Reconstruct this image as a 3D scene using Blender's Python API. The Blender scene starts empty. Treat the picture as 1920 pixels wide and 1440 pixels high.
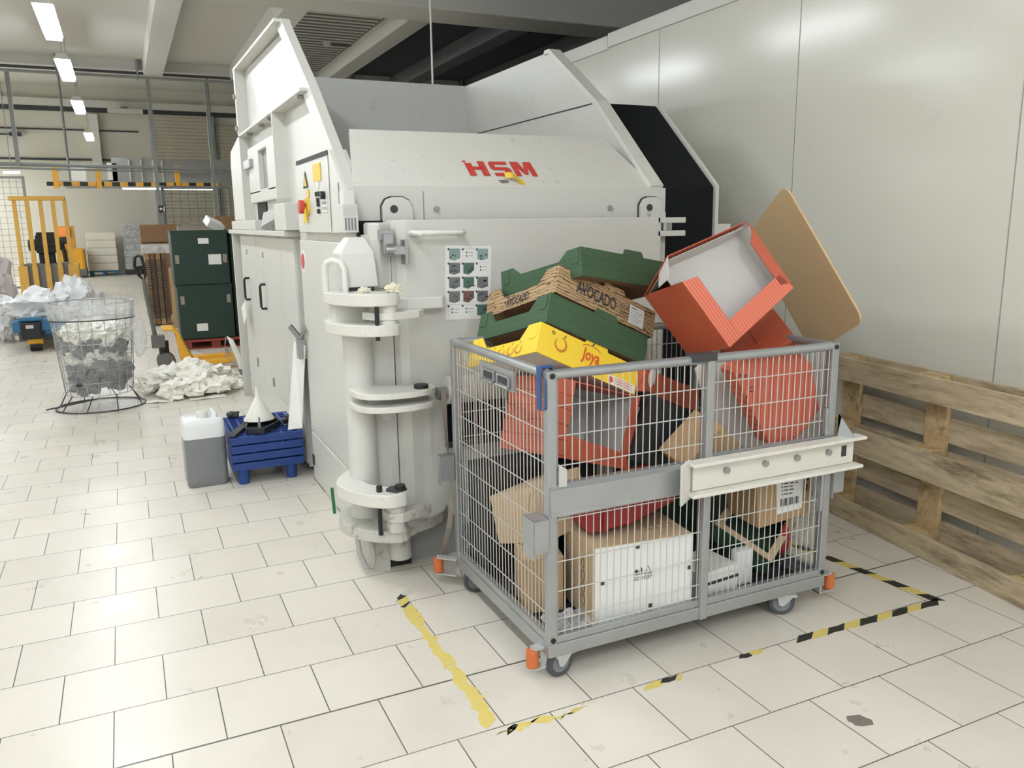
import bpy, bmesh, math, random
from mathutils import Vector, Matrix, Euler, noise
PI = math.pi
scene = bpy.context.scene
COL = scene.collection

# ---------------------------------------------------------------- camera, world, exposure
cam_data = bpy.data.cameras.new('camera')
cam_data.lens = 28.601
cam_data.sensor_width = 36.0
cam_data.clip_end = 200
cam = bpy.data.objects.new('camera', cam_data)
cam.location = (0.1616, -2.2793, 1.4656)
cam.rotation_euler = (1.37388, 0.013364, -0.440887)
COL.objects.link(cam)
scene.camera = cam
world = bpy.data.worlds.new('world')
scene.world = world
world.use_nodes = True
world.node_tree.nodes['Background'].inputs[0].default_value = (0.97, 0.98, 1.0, 1)
world.node_tree.nodes['Background'].inputs[1].default_value = 0.78
scene.view_settings.view_transform = 'Standard'
scene.view_settings.look = 'None'
scene.view_settings.exposure = 0.46
scene.view_settings.gamma = 1.0
scene.view_settings.use_curve_mapping = False
scene.cycles.use_denoising = True
scene.cycles.max_bounces = 8
scene.cycles.diffuse_bounces = 5
scene.cycles.glossy_bounces = 4
scene.cycles.transparent_max_bounces = 24
scene.cycles.sample_clamp_indirect = 6
LAMP_STRENGTH = 36.0

# ---------------------------------------------------------------- materials
def lin(c):
    c = c / 255.0
    return c / 12.92 if c <= 0.04045 else ((c + 0.055) / 1.055) ** 2.4

def rgb(r, g, b):
    return (lin(r), lin(g), lin(b), 1)

def new_mat(name):
    m = bpy.data.materials.new(name)
    m.use_nodes = True
    nt = m.node_tree
    return m, nt, nt.nodes['Principled BSDF']

def nd(nt, kind, **kw):
    n = nt.nodes.new(kind)
    for k, v in kw.items():
        setattr(n, k, v)
    return n

def mixc(nt, fac, a, b):
    n = nt.nodes.new('ShaderNodeMix')
    n.data_type = 'RGBA'
    for sock, val in ((n.inputs[0], fac), (n.inputs[6], a), (n.inputs[7], b)):
        if hasattr(val, 'is_linked'):
            nt.links.new(val, sock)
        else:
            sock.default_value = val
    return n.outputs[2]

def ramp(nt, src, p0, p1, c0=(0, 0, 0, 1), c1=(1, 1, 1, 1)):
    r = nt.nodes.new('ShaderNodeValToRGB')
    r.color_ramp.elements[0].position = p0
    r.color_ramp.elements[1].position = p1
    r.color_ramp.elements[0].color = c0
    r.color_ramp.elements[1].color = c1
    nt.links.new(src, r.inputs[0])
    return r.outputs[0]

def coords(nt, scale=(1, 1, 1), loc=(0, 0, 0), rot=(0, 0, 0)):
    tc = nt.nodes.new('ShaderNodeTexCoord')
    mp = nt.nodes.new('ShaderNodeMapping')
    mp.inputs['Scale'].default_value = scale
    mp.inputs['Location'].default_value = loc
    mp.inputs['Rotation'].default_value = rot
    nt.links.new(tc.outputs['Object'], mp.inputs[0])
    return mp.outputs[0]

def tex(nt, vec, scale, detail=4, rough=0.6):
    n = nt.nodes.new('ShaderNodeTexNoise')
    n.inputs['Scale'].default_value = scale
    n.inputs['Detail'].default_value = detail
    n.inputs['Roughness'].default_value = rough
    nt.links.new(vec, n.inputs['Vector'])
    return n.outputs['Fac']

def bump(nt, bsdf, src, strength, dist=0.002):
    b = nt.nodes.new('ShaderNodeBump')
    b.inputs['Strength'].default_value = strength
    b.inputs['Distance'].default_value = dist
    nt.links.new(src, b.inputs['Height'])
    nt.links.new(b.outputs[0], bsdf.inputs['Normal'])

def paint(name, c, rough=0.45, metal=0.0, var=0.1, vscale=6, dirt=None, dirt_amt=0.5, dscale=9, spec=0.5, bmp=0, dlo=0.60):
    """plain surface with a faint mottling and, if asked, scuffs of its own colour"""
    m, nt, p = new_mat(name)
    v = coords(nt)
    col = rgb(*c)
    dark = tuple(x * (1 - var) for x in col[:3]) + (1,)
    out = mixc(nt, tex(nt, v, vscale), dark, col)
    if dirt:
        f = ramp(nt, tex(nt, v, dscale, 8, 0.72), dlo, dlo + 0.12)
        mm = nd(nt, 'ShaderNodeMath', operation='MULTIPLY')
        mm.inputs[1].default_value = dirt_amt
        nt.links.new(f, mm.inputs[0])
        out = mixc(nt, mm.outputs[0], out, rgb(*dirt))
    nt.links.new(out, p.inputs['Base Color'])
    p.inputs['Roughness'].default_value = rough
    p.inputs['Metallic'].default_value = metal
    p.inputs['Specular IOR Level'].default_value = spec
    if bmp:
        bump(nt, p, tex(nt, v, 60, 3), bmp)
    return m

def ribbed(name, c, dark, axis, pitch, width=0.2, rough=0.6, var=0.08, wob=0.9, nscale=(7, 7, 7)):
    """board with fine printed or pressed lines across one axis"""
    m, nt, p = new_mat(name)
    tc = nt.nodes.new('ShaderNodeTexCoord')
    sx = nt.nodes.new('ShaderNodeSeparateXYZ')
    nt.links.new(tc.outputs['Object'], sx.inputs[0])
    n = tex(nt, coords(nt, nscale), 1.0)
    a = nd(nt, 'ShaderNodeMath', operation='MULTIPLY_ADD')
    nt.links.new(n, a.inputs[0])
    a.inputs[1].default_value = pitch * wob
    nt.links.new(sx.outputs['XYZ'.index(axis)], a.inputs[2])
    d = nd(nt, 'ShaderNodeMath', operation='DIVIDE')
    nt.links.new(a.outputs[0], d.inputs[0])
    d.inputs[1].default_value = pitch
    fr = nd(nt, 'ShaderNodeMath', operation='FRACT')
    nt.links.new(d.outputs[0], fr.inputs[0])
    lt = nd(nt, 'ShaderNodeMath', operation='LESS_THAN')
    nt.links.new(fr.outputs[0], lt.inputs[0])
    lt.inputs[1].default_value = width
    base = mixc(nt, n, tuple(x * (1 - var) for x in rgb(*c)[:3]) + (1,), rgb(*c))
    out = mixc(nt, lt.outputs[0], base, rgb(*dark))
    nt.links.new(out, p.inputs['Base Color'])
    p.inputs['Roughness'].default_value = rough
    return m

def glow(name, c, strength):
    m, nt, p = new_mat(name)
    p.inputs['Base Color'].default_value = rgb(*c)
    p.inputs['Emission Color'].default_value = rgb(*c)
    p.inputs['Emission Strength'].default_value = strength
    return m

def film(name, c, alpha, rough=0.25, wrinkle=True):
    """thin clear plastic: partly see-through"""
    m, nt, p = new_mat(name)
    tr = nt.nodes.new('ShaderNodeBsdfTransparent')
    mx = nt.nodes.new('ShaderNodeMixShader')
    v = coords(nt)
    f = ramp(nt, tex(nt, v, 14, 5, 0.7), 0.3, 0.75, (alpha * 0.5,) * 3 + (1,), (min(1, alpha * 1.6),) * 3 + (1,))
    nt.links.new(f, mx.inputs[0])
    nt.links.new(tr.outputs[0], mx.inputs[1])
    nt.links.new(p.outputs[0], mx.inputs[2])
    nt.links.new(mx.outputs[0], nt.nodes['Material Output'].inputs[0])
    p.inputs['Base Color'].default_value = rgb(*c)
    p.inputs['Roughness'].default_value = rough
    if wrinkle:
        bump(nt, p, tex(nt, v, 25, 4), 0.8, 0.02)
    return m

def wood(name, c, dark, axis_scale=(2, 14, 14), knots=(70, 58, 42)):
    m, nt, p = new_mat(name)
    v = coords(nt, axis_scale)
    n1 = tex(nt, v, 3.0, 6, 0.65)
    out = mixc(nt, ramp(nt, n1, 0.35, 0.7), rgb(*c), rgb(*dark))
    v2 = coords(nt, (axis_scale[0] * 0.7, axis_scale[1] * 0.35, axis_scale[2] * 0.35), (3.1, 1.7, 0.4))
    n2 = ramp(nt, tex(nt, v2, 2.4, 9, 0.8), 0.53, 0.66)
    mm = nd(nt, 'ShaderNodeMath', operation='MULTIPLY')
    mm.inputs[1].default_value = 0.75
    nt.links.new(n2, mm.inputs[0])
    out = mixc(nt, mm.outputs[0], out, rgb(*knots))
    nt.links.new(out, p.inputs['Base Color'])
    p.inputs['Roughness'].default_value = 0.75
    bump(nt, p, n1, 0.3)
    return m

def floor_mat():
    m, nt, p = new_mat('floor_tiles')
    tc = nt.nodes.new('ShaderNodeTexCoord')
    mp = nt.nodes.new('ShaderNodeMapping')
    mp.inputs['Location'].default_value = (0.15, 0, 0)
    nt.links.new(tc.outputs['Object'], mp.inputs[0])
    br = nt.nodes.new('ShaderNodeTexBrick')
    br.offset = 0.5
    br.inputs['Scale'].default_value = 1.0
    br.inputs['Brick Width'].default_value = 0.3
    br.inputs['Row Height'].default_value = 0.3
    br.inputs['Mortar Size'].default_value = 0.0019
    br.inputs['Mortar Smooth'].default_value = 0.1
    br.inputs['Color1'].default_value = rgb(217, 211, 199)
    br.inputs['Color2'].default_value = rgb(209, 203, 191)
    br.inputs['Mortar'].default_value = rgb(70, 66, 60)
    nt.links.new(mp.outputs[0], br.inputs['Vector'])
    v = tc.outputs['Object']
    big = ramp(nt, tex(nt, v, 1.6, 6, 0.65), 0.45, 0.75)
    mm = nd(nt, 'ShaderNodeMath', operation='MULTIPLY')
    mm.inputs[1].default_value = 0.28
    nt.links.new(big, mm.inputs[0])
    c1 = mixc(nt, mm.outputs[0], br.outputs['Color'], rgb(176, 168, 152))
    spk = ramp(nt, tex(nt, v, 75, 8, 0.8), 0.635, 0.70)
    m2 = nd(nt, 'ShaderNodeMath', operation='MULTIPLY')
    m2.inputs[1].default_value = 0.45
    nt.links.new(spk, m2.inputs[0])
    c2 = mixc(nt, m2.outputs[0], c1, rgb(120, 112, 98))
    # the wide dark expansion joint on one row line
    sx = nt.nodes.new('ShaderNodeSeparateXYZ')
    nt.links.new(v, sx.inputs[0])
    ab = nd(nt, 'ShaderNodeMath', operation='ABSOLUTE')
    nt.links.new(sx.outputs[1], ab.inputs[0])
    lt = nd(nt, 'ShaderNodeMath', operation='LESS_THAN')
    lt.inputs[1].default_value = 0.0038
    nt.links.new(ab.outputs[0], lt.inputs[0])
    c3 = mixc(nt, lt.outputs[0], c2, rgb(88, 84, 76))
    nt.links.new(c3, p.inputs['Base Color'])
    rr = ramp(nt, tex(nt, v, 5, 4), 0.3, 0.8, (0.26,) * 3 + (1,), (0.42,) * 3 + (1,))
    nt.links.new(rr, p.inputs['Roughness'])
    bump(nt, p, br.outputs['Fac'], 0.25, -0.001)
    return m

M = {}
M['paint'] = paint('grey_white_paint', (206, 206, 199), 0.38, var=0.05, dirt=(150, 148, 140), dirt_amt=0.25, dscale=5)
M['paint_worn'] = paint('worn_grey_paint', (190, 189, 181), 0.45, var=0.1, dirt=(84, 78, 70), dirt_amt=0.65, dscale=16, dlo=0.53)
M['paint_scuffed'] = paint('scuffed_arm_paint', (214, 213, 205), 0.42, var=0.06, dirt=(110, 104, 96), dirt_amt=0.5, dscale=18)
M['panel_white'] = paint('panel_white', (214, 213, 202), 0.17, var=0.03, vscale=1.2, dirt=(160, 158, 148), dirt_amt=0.2, dscale=4)
M['cap_white'] = paint('cap_white', (216, 216, 210), 0.4, var=0.04)
M['ceiling'] = paint('ceiling_grey', (205, 203, 196), 0.8, var=0.08, vscale=1.5)
M['void_shaded'] = paint('void_shaded_grey', (62, 68, 74), 0.9, var=0.1, vscale=1.0)  # darkness of the space beyond the partition put into the colour
M['beam'] = paint('beam_grey', (205, 204, 198), 0.75, var=0.06, vscale=2)
M['wall_far'] = paint('far_wall', (206, 203, 190), 0.7, var=0.06, vscale=0.6)
M['trim_light'] = paint('pale_trim', (205, 204, 196), 0.6)
M['galv'] = paint('galvanised_steel', (178, 181, 182), 0.38, 0.65, var=0.25, vscale=9, bmp=0.05)
M['galv_bright'] = paint('bright_zinc_wire', (206, 207, 205), 0.3, 0.5, var=0.1)
M['beam_cream'] = paint('cream_bar', (216, 214, 204), 0.4, var=0.05, dirt=(120, 116, 106), dirt_amt=0.3, dscale=12)
M['steel_dark'] = paint('dark_steel', (70, 72, 74), 0.45, 0.3, var=0.2)
M['chrome'] = paint('latch_steel', (176, 178, 178), 0.25, 0.8, var=0.2)
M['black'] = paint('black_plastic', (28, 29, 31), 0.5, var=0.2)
M['grease'] = paint('greasy_black', (34, 32, 30), 0.4, var=0.4)
M['navy'] = paint('navy_black', (12, 15, 20), 0.6, var=0.15, spec=0.2)  # near-black for the side chute, openings and dark stand-in boxes
M['slot'] = paint('slot_grey', (58, 60, 64), 0.7)
M['sheet_paint'] = paint('grey_sheet_paint', (200, 201, 199), 0.45, var=0.04, dirt=(140, 140, 138), dirt_amt=0.4, dscale=7)
M['plate_grey'] = paint('grey_plate', (152, 153, 150), 0.5, var=0.1)
M['rubber'] = paint('grey_rubber_tyre', (74, 78, 80), 0.65, var=0.15)
M['hub'] = paint('wheel_hub', (120, 124, 126), 0.5, var=0.1)
M['orange_roller'] = paint('orange_roller', (205, 110, 58), 0.5, var=0.2, dirt=(110, 60, 40), dirt_amt=0.5, dscale=25)
M['red'] = paint('sign_red', (205, 62, 52), 0.5)
M['logo_red'] = paint('logo_red', (200, 68, 60), 0.5, var=0.1, dirt=(190, 188, 180), dirt_amt=0.6, dscale=30)
M['red_button'] = paint('red_knob', (196, 70, 62), 0.35)
M['yellow'] = paint('signal_yellow', (232, 196, 66), 0.5, var=0.1)
M['yellow_worn'] = paint('worn_yellow', (206, 160, 70), 0.55, var=0.15, dirt=(140, 104, 70), dirt_amt=0.7, dscale=8)
M['yellow_truck'] = paint('truck_yellow', (238, 176, 44), 0.4, var=0.08)
M['truck_grey'] = paint('truck_grey', (104, 104, 102), 0.5, var=0.1)
M['orange'] = paint('truck_orange', (255, 150, 80), 0.45)
M['paper'] = paint('white_paper', (232, 232, 228), 0.7, var=0.03)
M['ink'] = paint('printed_grey', (120, 124, 126), 0.7)
M['ink_dark'] = paint('printed_dark', (60, 62, 62), 0.7)
M['ink_teal'] = paint('printed_teal', (140, 166, 164), 0.7, var=0.15)
M['ink_green'] = paint('printed_green', (84, 118, 104), 0.7, var=0.2)
M['ink_photo'] = paint('printed_photo', (140, 142, 144), 0.7, var=0.7, vscale=60)
M['ink_brown'] = paint('printed_brown', (132, 100, 88), 0.7, var=0.4, vscale=90)
M['kraft'] = paint('kraft_card', (176, 146, 108), 0.8, var=0.08, vscale=5)
M['kraft_pale'] = paint('pale_kraft', (196, 172, 138), 0.8, var=0.07)
M['kraft_dark'] = paint('brown_card', (140, 108, 76), 0.8, var=0.1)
M['sheet_tan'] = paint('tan_card', (198, 172, 132), 0.75, var=0.05, vscale=3)
M['card_grey'] = paint('grey_white_card', (196, 194, 190), 0.75, var=0.06, vscale=5)
M['card_white'] = paint('white_card', (230, 230, 225), 0.6, var=0.04)
M['orange_card'] = paint('orange_red_card', (184, 90, 64), 0.5, var=0.1, vscale=7)
M['orange_card_lined'] = ribbed('orange_card_lined', (188, 94, 68), (140, 56, 40), 'Z', 0.055, 0.07)
M['orange_card_ribbed'] = ribbed('orange_card_ribbed', (196, 102, 78), (172, 86, 64), 'X', 0.018, 0.3)
M['orange_flap'] = ribbed('orange_flap_lined', (220, 122, 98), (196, 98, 74), 'Y', 0.012, 0.3)
M['red_tray'] = paint('red_plastic', (158, 44, 44), 0.45, var=0.15)
M['green_card'] = ribbed('green_board', (66, 96, 68), (46, 72, 50), 'Z', 0.034, 0.06, var=0.22)
M['green_deep'] = paint('deep_green', (36, 62, 44), 0.6, var=0.2)
M['wood_print'] = ribbed('wood_print_card', (188, 158, 118), (98, 72, 46), 'Z', 0.0135, 0.26, var=0.15, wob=5.5, nscale=(4.5, 4.5, 16))
M['void_beam_shaded'] = paint('void_beam_shaded', (104, 107, 110), 0.85, var=0.08)  # darker copy of the beam colour, with the void's shade in it
M['rib_grey'] = paint('rib_grey', (128, 128, 124), 0.85)
M['yellow_card'] = paint('yellow_card', (250, 214, 64), 0.4, var=0.04)
M['apple_print'] = paint('apple_print', (206, 132, 50), 0.5)
M['joya_red'] = paint('lettering_orange_red', (222, 92, 50), 0.5)
M['tape_yellow'] = paint('tape_yellow', (216, 196, 110), 0.6, var=0.12, vscale=20, dirt=(205, 196, 150), dirt_amt=0.8, dscale=26)
M['tape_black'] = paint('tape_black', (44, 46, 42), 0.55, var=0.2, dirt=(150, 146, 120), dirt_amt=0.4, dscale=40)
M['stain'] = paint('grey_residue', (128, 122, 112), 0.8, var=0.3, vscale=30)
M['pallet_wood'] = wood('pallet_wood', (196, 180, 150), (158, 140, 112), (14, 2, 14))
M['pallet_wood_x'] = wood('pallet_wood_block', (196, 172, 130), (168, 140, 98), (10, 10, 10))
M['blue_plastic'] = paint('blue_plastic', (32, 66, 136), 0.42, var=0.15, dirt=(90, 120, 180), dirt_amt=0.3, dscale=20)
M['blue_strap'] = paint('blue_strap', (50, 80, 132), 0.5)
M['blue_steel'] = paint('blue_steel', (48, 110, 150), 0.45, var=0.1)
M['crate_green'] = ribbed('dark_green_crate', (30, 56, 48), (22, 44, 38), 'Z', 0.2, 0.03, 0.45)
M['pallet_red'] = paint('red_pallet', (150, 66, 52), 0.6, var=0.15)
M['can_clear'] = paint('milky_plastic', (222, 224, 224), 0.35, var=0.03)
M['can_liquid'] = paint('grey_liquid', (122, 124, 126), 0.3, var=0.05, vscale=2)
M['funnel'] = paint('white_polythene', (228, 228, 218), 0.4, var=0.04)
M['oilpan'] = paint('grey_black_tray', (44, 46, 50), 0.5, var=0.2)
M['trash_white'] = paint('white_foil_scrap', (242, 240, 230), 0.6, var=0.08, vscale=12)
M['trash_grey'] = paint('grey_bag_scrap', (120, 122, 122), 0.45, var=0.4, vscale=10)
M['trash_dark'] = paint('dark_bag_scrap', (62, 64, 66), 0.45, var=0.4, vscale=10)
M['trash_cream'] = paint('cream_scrap', (226, 222, 200), 0.7, var=0.1)
M['bag'] = paint('white_plastic_bag', (224, 226, 228), 0.35, var=0.08, vscale=5)
M['bag_pink'] = paint('pinkish_bag', (206, 196, 194), 0.35, var=0.12, vscale=5)
M['film'] = film('clear_film', (228, 230, 230), 0.26)
M['film_dense'] = film('stretch_wrap', (226, 228, 229), 0.5, 0.2)
M['mesh'] = paint('fence_mesh', (118, 122, 112), 0.6, var=0.05)
M['post'] = paint('fence_post', (132, 136, 132), 0.55, var=0.06)
M['clip'] = paint('grey_clip', (150, 140, 128), 0.6, var=0.1)
M['sack'] = paint('white_sack', (226, 222, 208), 0.6, var=0.06, vscale=3)
M['shutter'] = ribbed('shutter_slats', (188, 182, 164), (150, 145, 130), 'Z', 0.11, 0.2)
M['green_rod'] = paint('green_rod', (40, 110, 66), 0.5)
M['hose'] = paint('grey_hose', (166, 165, 158), 0.5, var=0.1)
M['lamp'] = glow('lamp_tube', (245, 250, 255), LAMP_STRENGTH)
M['lamp_far'] = glow('lamp_tube_far', (250, 250, 246), 6.0)
M['floor'] = floor_mat()

# ---------------------------------------------------------------- mesh builder and scene helpers
class MB:
    def __init__(s):
        s.v = []; s.f = []; s.mi = []; s.m = 0; s.T = None

    def add(s, vs, fs):
        o = len(s.v)
        for p in vs:
            p = Vector(p)
            s.v.append(s.T @ p if s.T else p)
        for f in fs:
            s.f.append([o + i for i in f]); s.mi.append(s.m)
        return s

    def bx(s, x0, x1, y0, y1, z0, z1):
        return s.add([(x0, y0, z0), (x1, y0, z0), (x1, y1, z0), (x0, y1, z0), (x0, y0, z1), (x1, y0, z1), (x1, y1, z1), (x0, y1, z1)],
                     [(0, 3, 2, 1), (4, 5, 6, 7), (0, 1, 5, 4), (1, 2, 6, 5), (2, 3, 7, 6), (3, 0, 4, 7)])

    def prism(s, pts, axis, a, b):
        n = len(pts)
        def P(p, d):
            return (d, p[0], p[1]) if axis == 'x' else (p[0], d, p[1]) if axis == 'y' else (p[0], p[1], d)
        s.add([P(p, a) for p in pts] + [P(p, b) for p in pts],
              [tuple(range(n)), tuple(reversed(range(n, 2 * n)))] + [(i, n + i, n + (i + 1) % n, (i + 1) % n) for i in range(n)])
        return s

    def plate(s, pts, off):
        """polygon in space, thickened by the vector off"""
        n = len(pts); off = Vector(off)
        pts = [Vector(p) for p in pts]
        return s.add(pts + [p + off for p in pts],
                     [tuple(range(n)), tuple(reversed(range(n, 2 * n)))] + [(i, n + i, n + (i + 1) % n, (i + 1) % n) for i in range(n)])

    def cyl(s, p0, p1, r, n=16, r1=None):
        p0 = Vector(p0); p1 = Vector(p1); d = (p1 - p0).normalized()
        u = d.orthogonal().normalized(); w = d.cross(u)
        r1 = r if r1 is None else r1
        vs = [p0 + (u * math.cos(2 * PI * i / n) + w * math.sin(2 * PI * i / n)) * r for i in range(n)]
        vs += [p1 + (u * math.cos(2 * PI * i / n) + w * math.sin(2 * PI * i / n)) * r1 for i in range(n)]
        return s.add(vs, [tuple(reversed(range(n))), tuple(range(n, 2 * n))] + [(i, (i + 1) % n, n + (i + 1) % n, n + i) for i in range(n)])

    def bar(s, p0, p1, w, h, up=(0, 0, 1)):
        p0 = Vector(p0); p1 = Vector(p1); d = (p1 - p0).normalized()
        side = d.cross(Vector(up)).normalized(); u = side.cross(d)
        vs = []
        for p in (p0, p1):
            for a, b in ((-1, -1), (1, -1), (1, 1), (-1, 1)):
                vs.append(p + side * a * w / 2 + u * b * h / 2)
        return s.add(vs, [(3, 2, 1, 0), (4, 5, 6, 7), (0, 1, 5, 4), (1, 2, 6, 5), (2, 3, 7, 6), (3, 0, 4, 7)])

    def tube(s, pts, r, n=8, closed=False):
        pts = [Vector(p) for p in pts]
        m = len(pts); rings = []
        prev = None
        for i, p in enumerate(pts):
            a = pts[(i - 1) % m] if (closed or i > 0) else p
            b = pts[(i + 1) % m] if (closed or i < m - 1) else p
            d = (b - a).normalized()
            if prev is None:
                u = d.orthogonal().normalized()
            else:
                u = (prev - d * prev.dot(d)).normalized()
            prev = u; w = d.cross(u)
            rings.append([p + (u * math.cos(2 * PI * k / n) + w * math.sin(2 * PI * k / n)) * r for k in range(n)])
        vs = [q for ring in rings for q in ring]
        fs = []
        for i in range(m if closed else m - 1):
            j = (i + 1) % m
            for k in range(n):
                l = (k + 1) % n
                fs.append((i * n + k, i * n + l, j * n + l, j * n + k))
        if not closed:
            fs += [tuple(reversed(range(n))), tuple(range((m - 1) * n, m * n))]
        return s.add(vs, fs)

    def lathe(s, prof, c=(0, 0, 0), n=32):
        c = Vector(c); vs = []; fs = []
        for r, z in prof:
            for k in range(n):
                a = 2 * PI * k / n
                vs.append(c + Vector((r * math.cos(a), r * math.sin(a), z)))
        for i in range(len(prof) - 1):
            for k in range(n):
                l = (k + 1) % n
                fs.append((i * n + k, i * n + l, (i + 1) * n + l, (i + 1) * n + k))
        return s.add(vs, fs)

    def ring(s, c, r0, r1, z0, z1, n=32):
        return s.lathe([(r0, z0), (r1, z0), (r1, z1), (r0, z1), (r0, z0)], c, n)

    def surf(s, fn, nu, nv):
        vs = [fn(i / nu, j / nv) for i in range(nu + 1) for j in range(nv + 1)]
        fs = [(i * (nv + 1) + j, (i + 1) * (nv + 1) + j, (i + 1) * (nv + 1) + j + 1, i * (nv + 1) + j + 1) for i in range(nu) for j in range(nv)]
        return s.add(vs, fs)

    def blob(s, c, size, seed, amp=0.35, freq=2.2, sub=3, flat=None):
        """crumpled lump: a ball pushed about by noise"""
        bm = bmesh.new()
        bmesh.ops.create_icosphere(bm, subdivisions=sub, radius=1.0)
        off = Vector((seed * 7.31, seed * 3.17, seed * 1.93)); c = Vector(c)
        vs = []
        for v in bm.verts:
            d = 1 + amp * (noise.noise(v.co * freq + off) + 0.6 * noise.noise(v.co * freq * 2.3 + off) + 0.3 * abs(noise.noise(v.co * freq * 5 + off)))
            p = Vector((v.co.x * d * size[0], v.co.y * d * size[1], v.co.z * d * size[2])) + c
            if flat is not None and p.z < flat:
                p.z = flat
            vs.append(p)
        fs = [tuple(v.index for v in f.verts) for f in bm.faces]
        bm.free()
        return s.add(vs, fs)

    def build(s, name, mats, parent=None, loc=None, rot=None, local=False, bevel=0, smooth=False):
        me = bpy.data.meshes.new(name)
        off = Vector((0, 0, 0))
        if parent is not None and not local:
            off = base(parent)
        elif parent is None and loc is not None and not local:
            off = Vector(loc)
        me.from_pydata([tuple(v - off) for v in s.v], [], s.f)
        if not isinstance(mats, (list, tuple)):
            mats = [mats]
        for m in mats:
            me.materials.append(m)
        me.polygons.foreach_set('material_index', s.mi)
        if smooth:
            me.polygons.foreach_set('use_smooth', [True] * len(me.polygons))
        me.update()
        bm = bmesh.new(); bm.from_mesh(me)
        bmesh.ops.recalc_face_normals(bm, faces=bm.faces)
        bm.to_mesh(me); bm.free()
        o = bpy.data.objects.new(name, me)
        COL.objects.link(o)
        if parent is not None:
            o.parent = parent
        else:
            if loc is not None: o.location = loc
            if rot is not None: o.rotation_euler = rot
        if bevel:
            b = o.modifiers.new('bevel', 'BEVEL'); b.width = bevel; b.segments = 2; b.limit_method = 'ANGLE'; b.angle_limit = 0.6
        if smooth and bevel == 0 and smooth != 'all':
            try:
                me.set_sharp_from_angle(angle=0.7)
            except Exception:
                pass
        return o

def base(o):
    """where a thing's own frame sits (parts keep the frame of their thing)"""
    while o.parent is not None:
        o = o.parent
    return Vector(o.location)

def tag(o, label, cat, group=None, kind=None):
    o['label'] = label
    o['category'] = cat
    if group: o['group'] = group
    if kind: o['kind'] = kind
    return o

def thing(name, label, cat, loc=(0, 0, 0), rot=None, group=None):
    o = bpy.data.objects.new(name, None)
    o.empty_display_size = 0.1
    COL.objects.link(o)
    o.location = loc
    if rot is not None: o.rotation_euler = rot
    return tag(o, label, cat, group)

def struct(o):
    o['kind'] = 'structure'
    return o

def dup(root, loc, rot=None, label=None, group=None):
    r = root.copy(); COL.objects.link(r); r.location = loc
    if rot is not None: r.rotation_euler = rot
    if label: r['label'] = label
    if group: r['group'] = group
    for ch in list(root.children):
        c = ch.copy(); COL.objects.link(c); c.parent = r
        for g in list(ch.children):
            d = g.copy(); COL.objects.link(d); d.parent = c
    return r

def letters(txt, name, mat, parent, origin, xdir, ydir, height, depth=0.0015, width=None, shear=0.0, bold=0.0, space=1.0):
    """raised lettering in the built-in font, laid on a plane given by two directions (thing's own frame)"""
    cu = bpy.data.curves.new(name, 'FONT')
    cu.body = txt; cu.size = 1.0; cu.extrude = 0.0; cu.shear = shear; cu.offset = bold; cu.space_character = space
    cu.resolution_u = 3
    tmp = bpy.data.objects.new(name, cu)
    COL.objects.link(tmp)
    dg = bpy.context.evaluated_depsgraph_get()
    me = bpy.data.meshes.new_from_object(tmp.evaluated_get(dg))
    bpy.data.objects.remove(tmp)
    xs = [v.co.x for v in me.vertices]; ys = [v.co.y for v in me.vertices]
    x0, x1, y0, y1 = min(xs), max(xs), min(ys), max(ys)
    sy = height / (y1 - y0); sx = sy if width is None else width / (x1 - x0)
    X = Vector(xdir).normalized(); Y = Vector(ydir).normalized(); N = X.cross(Y); O = Vector(origin)
    for v in me.vertices:
        v.co = O + X * ((v.co.x - x0) * sx) + Y * ((v.co.y - y0) * sy) + N * depth
    me.materials.clear(); me.materials.append(mat)
    o = bpy.data.objects.new(name, me)
    COL.objects.link(o)
    if parent is not None: o.parent = parent
    return o

def round_poly(pts, it=2):
    """corner cutting, so sawn plates get rounded outlines"""
    for _ in range(it):
        q = []
        for i, a in enumerate(pts):
            b = pts[(i + 1) % len(pts)]
            q.append((a[0] * 0.78 + b[0] * 0.22, a[1] * 0.78 + b[1] * 0.22)); q.append((a[0] * 0.22 + b[0] * 0.78, a[1] * 0.22 + b[1] * 0.78))
        pts = q
    return pts

rnd = random.Random(7)
# ================================================================ THE SETTING
mb = MB(); mb.bx(-6, 9.5, -6, 27.6, -0.1, 0.0)
struct(mb.build('floor', M['floor']))
WX = 3.45
mb = MB(); mb.bx(WX, WX + 0.1, -6, 12.3, 0, 2.70)
struct(mb.build('wall_right', M['panel_white']))
mb = MB()
for y in (-3.75, -2.54, -1.31, -0.08, 1.15, 2.40, 3.65, 4.9, 6.15, 7.4):
    mb.bx(WX - 0.0015, WX + 0.01, y - 0.0022, y + 0.0022, 0, 2.70)
struct(mb.build('trim_1', M['plate_grey']))
mb = MB()
for y0, y1, dz in ((-6, 1.55, 0.0), (1.556, 3.02, 0.0), (3.028, 12.3, -0.012)):
    mb.bx(WX - 0.012, WX + 0.12, y0, y1, 2.68 + dz, 2.775 + dz)
struct(mb.build('trim_2', M['cap_white'], bevel=0.004))
mb = MB(); mb.bx(-6, 9.5, 27.3, 27.5, 0, 6)
struct(mb.build('wall_back', M['wall_far']))
mb = MB(); mb.bx(-6.1, -6, -6, 27.6, 0, 6)
struct(mb.build('wall_left', M['wall_far']))
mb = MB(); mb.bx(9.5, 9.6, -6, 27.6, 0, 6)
struct(mb.build('wall_far_right', M['void_shaded']))
mb = MB(); mb.bx(-6, 3.4, -6, 12.4, 4.0, 4.1)
struct(mb.build('ceiling', M['ceiling']))
mb = MB(); mb.bx(3.4, 9.5, -6, 12.4, 4.0, 4.1)
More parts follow.
